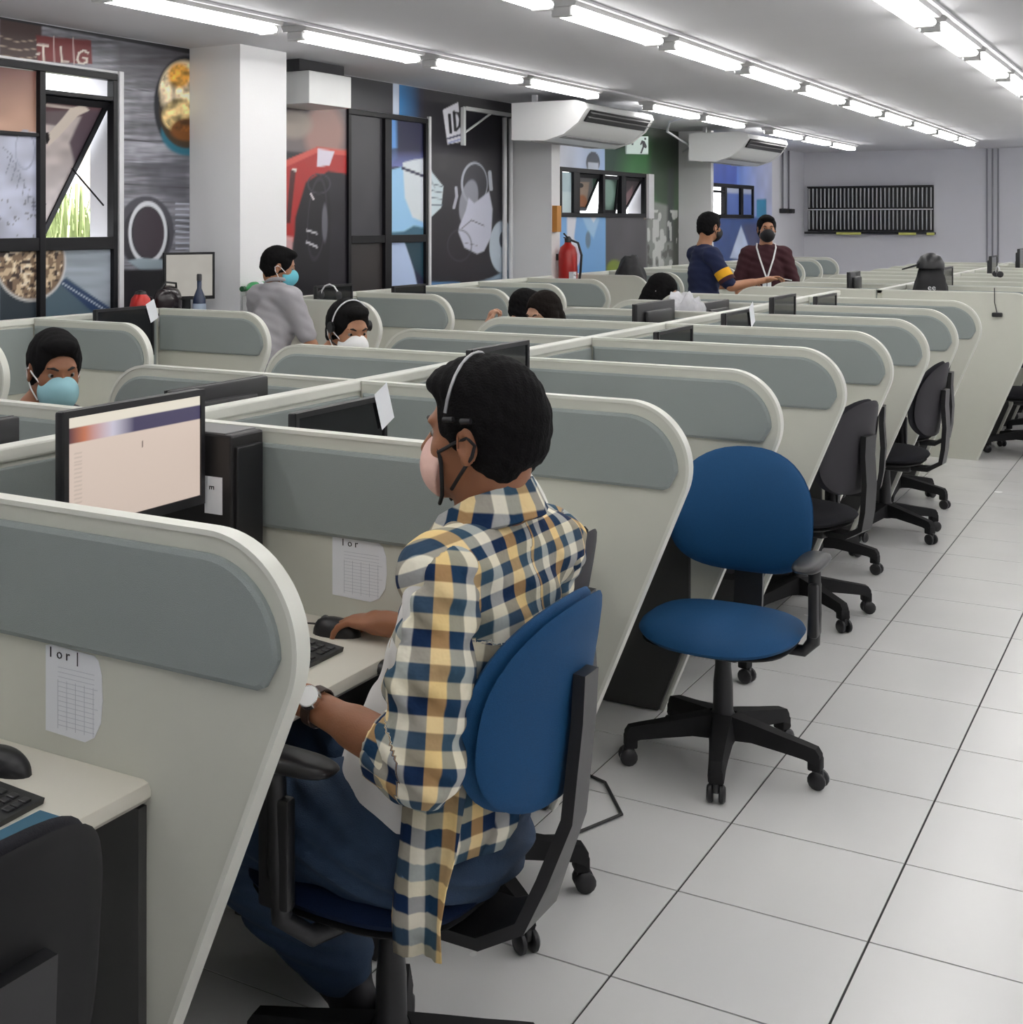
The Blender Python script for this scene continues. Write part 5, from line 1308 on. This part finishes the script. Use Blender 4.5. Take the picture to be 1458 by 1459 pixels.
def plaid_man():
    t = thing('person', 'seated man in a yellow, white and navy plaid shirt, face mask and headset', 'person')
    YC = 2.20
    pel = Vector((-1.215,YC,.585)); che = Vector((-1.125,YC,.90)); nek = Vector((-1.085,YC,1.115))
    sh = (Vector((-1.10,2.015,1.045)), Vector((-1.07,2.42,1.035)))        # near (left) and far (right)
    el = (Vector((-1.075,1.935,.775)), Vector((-1.20,2.52,.80))); wr = (Vector((-1.325,1.965,.825)), Vector((-1.50,2.545,.785)))
    hip = (Vector((-1.245,2.075,.575)), Vector((-1.245,2.32,.575))); kn = (Vector((-1.68,2.07,.545)), Vector((-1.66,2.36,.55))); an = (Vector((-1.46,2.33,.15)), Vector((-1.62,2.47,.115)))
    H = Head((-1.099,2.195,1.268), 180, 0, 0, 1.0)
    up = (che-pel).normalized(); side = Vector((0,-1,0)); fx = side.cross(up).normalized(); T = Matrix((fx, side, up)).transposed()
    f = SDF(.0042); head_prims(f, H)
    f.cap(H.w(-.028,0,-.055), nek, .054, .062, .03); f.cap(nek, che+up*.08, .058, .068, .03)
    def torso(f, g):
        f.ell(pel+up*.01, (.12+g,.165+g,.12+g), T, .05); f.ell(pel.lerp(che,.5), (.108+g,.150+g,.17+g), T, .06); f.ell(che-fx*.012, (.118+g,.178+g,.17+g), T, .06)
        f.cap(sh[0]+Vector((0,.04,0)), sh[1]-Vector((0,.04,0)), .056+g, .056+g, .05)
        for s_, q in ((-1, sh[0]), (1, sh[1])): f.cap(nek+Vector((0,s_*.03,-.03)), q-Vector((0,s_*.02,-.01)), .044+g, .050+g, .04)
    torso(f, -.006)
    for i in (0, 1):
        f.chain([sh[i], el[i], wr[i]], [.048,.037,.0265], .02); f.cap(el[i].lerp(wr[i],.05), el[i].lerp(wr[i],.55), .040, .034, .02)
        f.chain([hip[i], kn[i], an[i]], [.078,.052,.036], .03)
    hand_prims(f, wr[0], (-.95,.18,-.12), (-.1,0,1), 1, .30)
    hand_prims(f, wr[1], (-.97,-.05,-.05), (.12,.05,1), -1, .42)
    body = f.mesh('body', SK['warm'], t); face_bits(body, H)
    for (nm, w_) in (('hand', wr),): pass
    h_ = hair_mesh(t, H, 'fade', .0042)
    # mask: white at the nose, pink on the cheek, dark straps
    M_mask = mat('mask_cloth', hx(236,196,184), .8, var=.06, scale=30)
    face_mask(t, H, M_mask, mat('black_elastic', (.01,.01,.012), .8), cup=True, h=.0035, back=.044)
    wire_headset(t, H, 1, mat('brushed_band', (.35,.35,.36), .3, metal=.7), pads=False, big=1.085, fx=.008, dz=.006)
    for s_ in (-1, 1):
        for dx in (-.062, -.028):
            b = MB(); b.tube([H.w(.035+dx, s_*.097, .044), H.w(.055+dx, s_*.096, .042)], .0052, 8); b.build('headset_clip', M_blk, t, smooth=50)
    # white t-shirt under the shirt
    f = SDF(.006); f.ell(pel+up*.06, (.160,.213,.14), T, .05); f.ell(pel.lerp(che,.5)+fx*.02, (.125,.15,.17), T, .06); f.ell(che+fx*.01, (.118,.175,.165), T, .05); f.cap(sh[0]+Vector((0,.045,-.01)), sh[1]-Vector((0,.045,.01)), .062, .062, .04); f.cap(sh[0], sh[0].lerp(el[0],.45), .051, .048, .01)
    f.half(pel+up*.0, (.20,-.1,-1)); f.ell(nek+Vector((-.03,0,.06)), (.07,.062,.06), None, .004, '-')
    def fo(X, Y, Z): return .004*np.sin(Y*50+Z*20)*np.sin(Z*30+X*60)
    f.mesh('undershirt', mat('white_cotton', (.72,.71,.70), .85, var=.04), t, fo)
    # the plaid shirt: torso, collar, two sleeves, hanging tails
    f = SDF(.006); torso(f, .016); f.cap(nek-up*.02, che, .074, .115, .04); f.ell(pel+up*.0-fx*.03, (.125,.20,.12), T, .05)
    # open front
    f.ell(pel.lerp(che,.36)+fx*.16, (.13,.062,.26), T, .02, '-'); f.ell(nek+Vector((-.035,0,.080)), (.072,.066,.06), None, .004, '-'); f.half(pel+up*.03, (.1,-.0,-1))
    def fo2(X, Y, Z): return .0045*(np.sin(Y*34+Z*46+1)*np.sin(X*30-Z*38)+.6*np.sin(Z*60+Y*52+X*20)*np.sin(Y*24))
    o = f.mesh('shirt_back', M_plaid, t, fo2)
    def uvt(co):
        q = co-np.array(che); S = np.array(side); U = np.array(up); Fx = np.array(fx); x = q@Fx; y = q@S; v = q@U
        yoke = np.clip((v-.07)/.02, 0, 1)
        return np.stack([np.where(v > .075, y*.9+.03*np.sign(y), np.arctan2(y, -x+.02)*.13), v+(x*.8)*(v > .075), 0*v], 1)
    put_uv(o, uvt)
    for i in (0, 1):
        f = SDF(.005); e2 = el[i].lerp(wr[i], .30 if i == 0 else .45)
        f.chain([sh[i]+Vector((0,(-1,1)[i]*-.01,.0)), sh[i].lerp(el[i],.5), el[i]], [.077,.069,.061], .03); f.chain([el[i], e2], [.060,.060], .03)
        def fo3(X, Y, Z, i=i): return .005*(np.sin(Z*70+X*30+i)*np.sin(Y*40+X*50)+.5*np.sin(Z*130+X*90))
        d = (e2-el[i]).normalized(); f.half(e2, d)
        o = f.mesh('sleeve', M_plaid, t, fo3); A1 = along(sh[i], el[i], (.35,-1,0)); A2 = along(el[i], wr[i], (0,0,1)); L = (el[i]-sh[i]).length
        def uvs(co, A1=A1, A2=A2, L=L, E_=np.array(el[i]), S__=np.array(sh[i]), W__=np.array(wr[i])):
            a = A1(co); b = A2(co); b[:,1] += L
            def dseg(p, q): D = q-p; s = np.clip((co-p)@D/(D@D), 0, 1); return np.linalg.norm(co-p-s[:,None]*D, axis=1)
            k = (dseg(E_, W__) < dseg(S__, E_)-1e-4)[:,None]; return np.where(k, b, a)
        put_uv(o, uvs)
        if i == 0:      # turned-up cuff, pale inside
            f = SDF(.005); f.cap(e2-d*.03, e2+d*.002, .064, .062, .01); f.cap(e2-d*.06, e2+d*.06, .044, .044, .004, '-'); f.half(e2+d*.008, d); f.half(e2-d*.04, -d)
            o = f.mesh('rolled_cuff', M_plaid, t); put_uv(o, lambda co: A2(co)*1.0+np.array([.03,.02,0]))
    # collar
    pts = [(-1.175,2.145,1.085),(-1.145,2.135,1.125),(-1.085,2.125,1.165),(-1.035,2.16,1.185),(-1.018,2.205,1.19),(-1.035,2.255,1.185),(-1.08,2.285,1.165),(-1.14,2.275,1.125),(-1.17,2.26,1.085)]
    b = MB(); vs = []; fs = []
    for i, p in enumerate(pts):
        c = Vector((nek.x,nek.y,p[2])); o_ = (Vector(p)-c); o_.z = 0; o_ = o_.normalized(); P = Vector(p)
        w = .046
        vs += [P-Vector((0,0,.018)), P+Vector((0,0,.006))-o_*.003, P+Vector((0,0,.008))+o_*.006, P+o_*.034-Vector((0,0,w)), P+o_*.026-Vector((0,0,w+.004))]
    for i in range(len(pts)-1):
        for k in range(4): fs.append((i*5+k, (i+1)*5+k, (i+1)*5+k+1, i*5+k+1))
    b.add(vs, fs); o = b.build('collar', M_plaid, t, smooth=50, fixn=False)
    md = o.modifiers.new('thick', 'SOLIDIFY'); md.thickness = .004
    put_uv(o, lambda co: np.stack([np.arctan2(co[:,1]-nek.y, co[:,0]-nek.x)*.08, co[:,2]*.9, 0*co[:,0]], 1))
    # hanging shirt tails
    def tail(pts, w0, w1, dirw, seed):
        b = MB(); n = 9; m_ = len(pts); vs = []; fs = []
        for i, p in enumerate(pts):
            w = w0+(w1-w0)*i/(m_-1)
            for k in range(n):
                u = k/(n-1)-.5; off = Vector(dirw)*u*w; bulge = Vector((0,-1,0))*(.010*math.cos(u*9+seed+i*.5)+.004*math.sin(u*20+i))
                vs.append(Vector(p)+off+bulge)
        for i in range(m_-1):
            for k in range(n-1): fs.append((i*n+k, i*n+k+1, (i+1)*n+k+1, (i+1)*n+k))
        b.add(vs, fs); o = b.build('shirt_tail', M_plaid, t, smooth=80, fixn=False)
        md = o.modifiers.new('thick', 'SOLIDIFY'); md.thickness = .003
        dw = np.array(dirw); put_uv(o, lambda co: np.stack([co@dw, -co[:,2], 0*co[:,0]], 1))
    tail([(-1.085,2.015,.80),(-1.085,1.985,.70),(-1.085,1.965,.62),(-1.09,1.955,.57),(-1.095,1.952,.51),(-1.09,1.95,.455)], .115, .085, (.97,.24,0), 0)
    tail([(-1.03,2.10,.80),(-1.025,2.08,.70),(-1.035,2.06,.62),(-1.05,2.05,.585)], .20, .14, (.4,.9,0), 2)
    # jeans
    f = SDF(.007); f.ell(pel-Vector((-.02,0,.045)), (.165,.215,.11), None, .05)
    for i in (0, 1): f.chain([hip[i], kn[i], kn[i].lerp(an[i], .9)], [.118,.086,.074], .04)
    def fo4(X, Y, Z): return .006*np.sin(X*40+Z*70)*np.sin(Y*30+Z*45)+.003*np.sin(Z*140+X*60)
    f.mesh('jeans', mat('denim', (.018,.042,.088), .85, var=.35, scale=14, bump=.3, bscale=500), t, fo4)
    for i in (0, 1):
        f = SDF(.006); a = an[i]; b_ = a-Vector((0,0,.055)); fd = Vector((-.8,.5,0)).normalized()
        f.cap(a+Vector((0,0,.02)), b_, .042, .042, .02); f.cap(b_-fd*.04, b_+fd*.14-Vector((0,0,.015)), .043, .034, .02); f.half(b_-Vector((0,0,.042)), (0,0,-1)); f.mesh('shoe', mat('dark_canvas', (.015,.015,.02), .7), t)
    # wrist watch
    d = (wr[0]-el[0]).normalized(); c = wr[0]-d*.028; n_ = Vector((.2,-.75,.62)); n_ = (n_-d*n_.dot(d)).normalized(); s_ = d.cross(n_)
    b = MB(); ring = []; N = 22
    for k in range(N):
        a = 2*math.pi*k/N; r0 = .0335; ring.append((n_*math.cos(a)+s_*math.sin(a)*.96)*r0)
    vs = []; fs = []
    for p in ring: vs += [c+p-d*.010, c+p*1.08-d*.009, c+p*1.08+d*.009, c+p+d*.010]
    for k in range(N):
        for q in range(4): fs.append((k*4+q, k*4+(q+1) % 4, ((k+1) % N)*4+(q+1) % 4, ((k+1) % N)*4+q))
    b.add(vs, fs); wt = b.build('watch_strap', mat('brown_leather', (.035,.014,.008), .5), t, smooth=60); 
    MB().tube([c+n_*.033, c+n_*.043], [.0205,.0195], 26).build('watch_case', M_chrome, wt, smooth=40)
    o = MB().tube([c+n_*.043, c+n_*.0438], [.0178,.0176], 26).build('watch_dial', mat('white_dial', (.85,.85,.85), .3), wt)
    return t
plaid_man()

# ------------------------------------------------------------------ the other people
M_surg = mat('surgical_blue', hx(150,196,206), .8, var=.05); M_surgd = mat('surgical_teal', hx(106,190,206), .8, var=.05)
M_wmask = mat('white_mask_cloth', (.85,.85,.85), .8, var=.02); M_kmask = mat('black_mask_cloth', (.012,.012,.014), .75)
M_dkshirt = mat('charcoal_shirt', (.04,.035,.045), .9); M_jean2 = mat('dark_jeans', (.02,.03,.06), .9); M_grey = mat('grey_polo', hx(168,166,170), .9, var=.04, scale=60)
J = seated(-3.38, 3.20, 0, hz=1.18, lean=.17, seat=.47)
build_person('man with short black hair and a pale blue surgical mask, low behind a divider', J, Head((-3.125,3.20,1.178), -30, 10, 0, 1.0), SK['warm'], M_hair, M_dkshirt, M_jean2, M_surg, straps=M_wmask, hairstyle='short')
J = seated(-3.42, 4.98, 0, hz=1.19, lean=.17, seat=.47)
build_person('man wearing a headset with boom microphone and a white mask, behind a divider', J, Head((-3.15,5.0,1.183), -28, 12, 0, 1.02), SK['mid'], M_hair, mat('dark_green_shirt', (.03,.05,.045), .9), M_jean2, M_wmask, hairstyle='short',
    extra=lambda t, H: wire_headset(t, H, -1, boom=True))
J = seated(-3.32, 6.86, 0, hz=1.15, lean=.17, seat=.47)
J['el'] = (J['el'][0], Vector((-3.38,6.60,.93))); J['wr'] = (J['wr'][0], Vector((-3.25,6.57,1.085))); J['hd'] = (J['hd'][0], Vector((.2,0,1))); J['hn'] = (J['hn'][0], Vector((-1,-.2,.2)))
build_person('long-haired woman bowing her head, one hand raised at the divider edge', J, Head((-3.06,6.86,1.145), -112, 16, 0, 1.0), SK['light'], mat('dark_brown_hair', (.010,.007,.006), .8, var=.3, scale=60, bump=.3, bscale=220, spec=.12), mat('blue_uniform', (.02,.05,.30), .85), M_jean2, M_wmask, hairstyle='long', hands=((.35,1),(1.1,1)), long_sleeve=False)
J = seated(-3.62, 7.80, 0, hz=1.10, lean=.02, seat=.47)
build_person('dark-haired agent in a blue and white collared shirt behind the long-haired woman', J, Head((-3.60,7.80,1.105), 60, 10, 0, 1.0), SK['mid'], M_hair, mat('royal_blue_shirt', (.03,.07,.36), .85), M_jean2, M_wmask, hairstyle='short')
J = seated(-3.62, 9.72, 0, hz=1.15, lean=.15, seat=.47)
build_person('person with long dark hair leaning forward before the man in navy', J, Head((-3.40,9.72,1.135), 10, 30, 0, 1.05), SK['light'], M_hair, M_dkshirt, M_jean2, M_wmask, hairstyle='long')
# standing man in grey, leaning over the wall row, seen from behind
def standing(x, y, yaw, top=1.70, lean=0.0, bow=0.0):
    M = rotm(R(yaw)); P = lambda a, b, c: Vector((x, y, 0))+M @ Vector((a, b, c)); k = top/1.72
    J = dict(yaw=yaw, pelvis=P(0,0,.95*k), chest=P(lean*.55,0,1.24*k), neck=P(lean,0,(1.45-bow)*k), sh=(P(lean*.9,.185,(1.39-bow)*k), P(lean*.9,-.185,(1.39-bow)*k)),
        el=(P(lean+.02,.25,(1.10-bow)*k), P(lean+.02,-.25,(1.10-bow)*k)), wr=(P(lean+.12,.22,(.86-bow)*k), P(lean+.12,-.22,(.86-bow)*k)),
        hip=(P(0,.09,.90*k), P(0,-.09,.90*k)), kn=(P(.02,.10,.49*k), P(.02,-.10,.49*k)), an=(P(-.02,.11,.10), P(-.02,-.11,.10)),
        hd=(M @ Vector((.2,0,-1)), M @ Vector((.2,0,-1))), hn=(M @ Vector((.2,1,0)), M @ Vector((.2,-1,0))))
    return J
M1 = rotm(R(62))
J = standing(-4.70, 6.62, 62, 1.60, lean=.10, bow=.09)
J['neck'] = Vector((-4.720,6.70,1.265)); J['sh'] = (Vector((-4.880,6.72,1.20)), Vector((-4.550,6.60,1.20))); J['chest'] = Vector((-4.720,6.66,1.05)); J['pelvis'] = Vector((-4.750,6.55,.80))
J['hip'] = (Vector((-4.840,6.57,.76)), Vector((-4.660,6.52,.76))); J['kn'] = (Vector((-4.810,6.68,.42)), Vector((-4.610,6.62,.42))); J['an'] = (Vector((-4.840,6.56,.10)), Vector((-4.650,6.50,.10)))
J['el'] = (Vector((-4.950,6.80,.93)), Vector((-4.450,6.66,.93))); J['wr'] = (Vector((-4.890,6.90,.80)), Vector((-4.540,6.86,.80)))
J['hd'] = (Vector((.1,1,-.1)), Vector((-.1,1,-.1))); J['hn'] = (Vector((0,0,1)), Vector((0,0,1)))
def collar_ring(t, H):
    n = 20; c = Vector((-4.715,6.69,1.295)); MB().tube([c+Vector((.066*math.cos(a), .062*math.sin(a), -.02*math.sin(a-.6)+.0)) for a in np.linspace(0, 2*math.pi, n)], .012, 8).build('polo_collar', M_grey, t, smooth=60)
build_person('man in a grey polo shirt and blue mask, seen from behind before the bright pillar', J, Head((-4.71,6.70,1.38), 38, 12, 0, .97), SK['mid'], M_hair, M_grey, M_jean2, M_surgd, straps=M_wmask, hairstyle='short', sleeve_len=.5, extra=collar_ring)
# two standing men talking
J = standing(-3.60, 11.35, 40, 1.70)
J['wr'] = (Vector((-3.38,11.72,1.12)), Vector((-3.10,11.42,1.17))); J['el'] = (Vector((-3.66,11.62,1.10)), Vector((-3.32,11.18,1.12))); J['hd'] = (Vector((.8,.5,.2)), Vector((.95,.25,.25))); J['hn'] = (Vector((-.3,.3,1)), Vector((0,.3,1)))
def yellow_band(t, H):
    a, b = Vector(J['sh'][1]), Vector(J['el'][1]); d = (b-a).normalized(); c = a.lerp(b, .62)
    MB().tube([c-d*.035, c+d*.035], .0695, 20, cap=False).build('yellow_sleeve_band', mat('yellow_band', (.75,.38,.01), .8), t, smooth=60)
    e = a.lerp(b, .80); MB().tube([e-d*.02, e+d*.015], .0695, 20, cap=False).build('maroon_sleeve_hem', mat('maroon_hem', (.05,.012,.02), .8), t, smooth=60)
    w = Vector(J['wr'][1]); MB().tube([w+Vector((.08,.02,.02)), w+Vector((.20,.05,.0))], .004, 6).build('pen', M_white, t)
build_person('standing man in a navy t-shirt with a yellow sleeve band, gesturing with both hands', J, Head((-3.56,11.38,1.605), 62, 3, 0, 1.0), SK['mid'], M_hair, mat('navy_cotton', (.010,.017,.062), .9), M_jean2, M_kmask, hairstyle='short', sleeve_len=.58, hands=((.5,1),(.5,1)), extra=yellow_band)
J2 = standing(-3.46, 12.75, -72, 1.68)
J2['sh'] = tuple(Vector(J2['chest']).lerp(Vector(q), .9)+Vector((0,0,.012)) for q in J2['sh'])
def lanyard(t, H):
    n = Vector(J2['neck']); fw = rotm(R(-72)) @ Vector((1,0,0)); sd = rotm(R(-72)) @ Vector((0,1,0))
    for s_ in (-1, 1): MB().tube([n-fw*.02+sd*s_*.078+Vector((0,0,.035)), n+fw*.06+sd*s_*.085-Vector((0,0,.0)), n+fw*.135+sd*s_*.06-Vector((0,0,.10)), n+fw*.175-Vector((0,0,.29))], .008, 6).build('lanyard', M_white, t, smooth=60)
    c = n+fw*.18-Vector((0,0,.33)); b = MB(); b.bbox(-.006, -.038, -.055, .006, .038, .055, .003); o = b.build('id_badge', M_paper, t); o.location = c; o.rotation_euler = (0,0,R(-72))
    text_obj('1', .06, M_ink, o, (.0075,0,-.005), (R(90),0,R(90)), 'badge_mark')
build_person('standing man in a maroon t-shirt with a white lanyard and badge, black mask', J2, Head((-3.445,12.72,1.585), -66, 2, 0, 1.0), SK['mid'], M_hair, mat('maroon_cotton', (.050,.012,.018), .9), M_jean2, M_kmask, hairstyle='short', sleeve_len=.58, extra=lanyard)
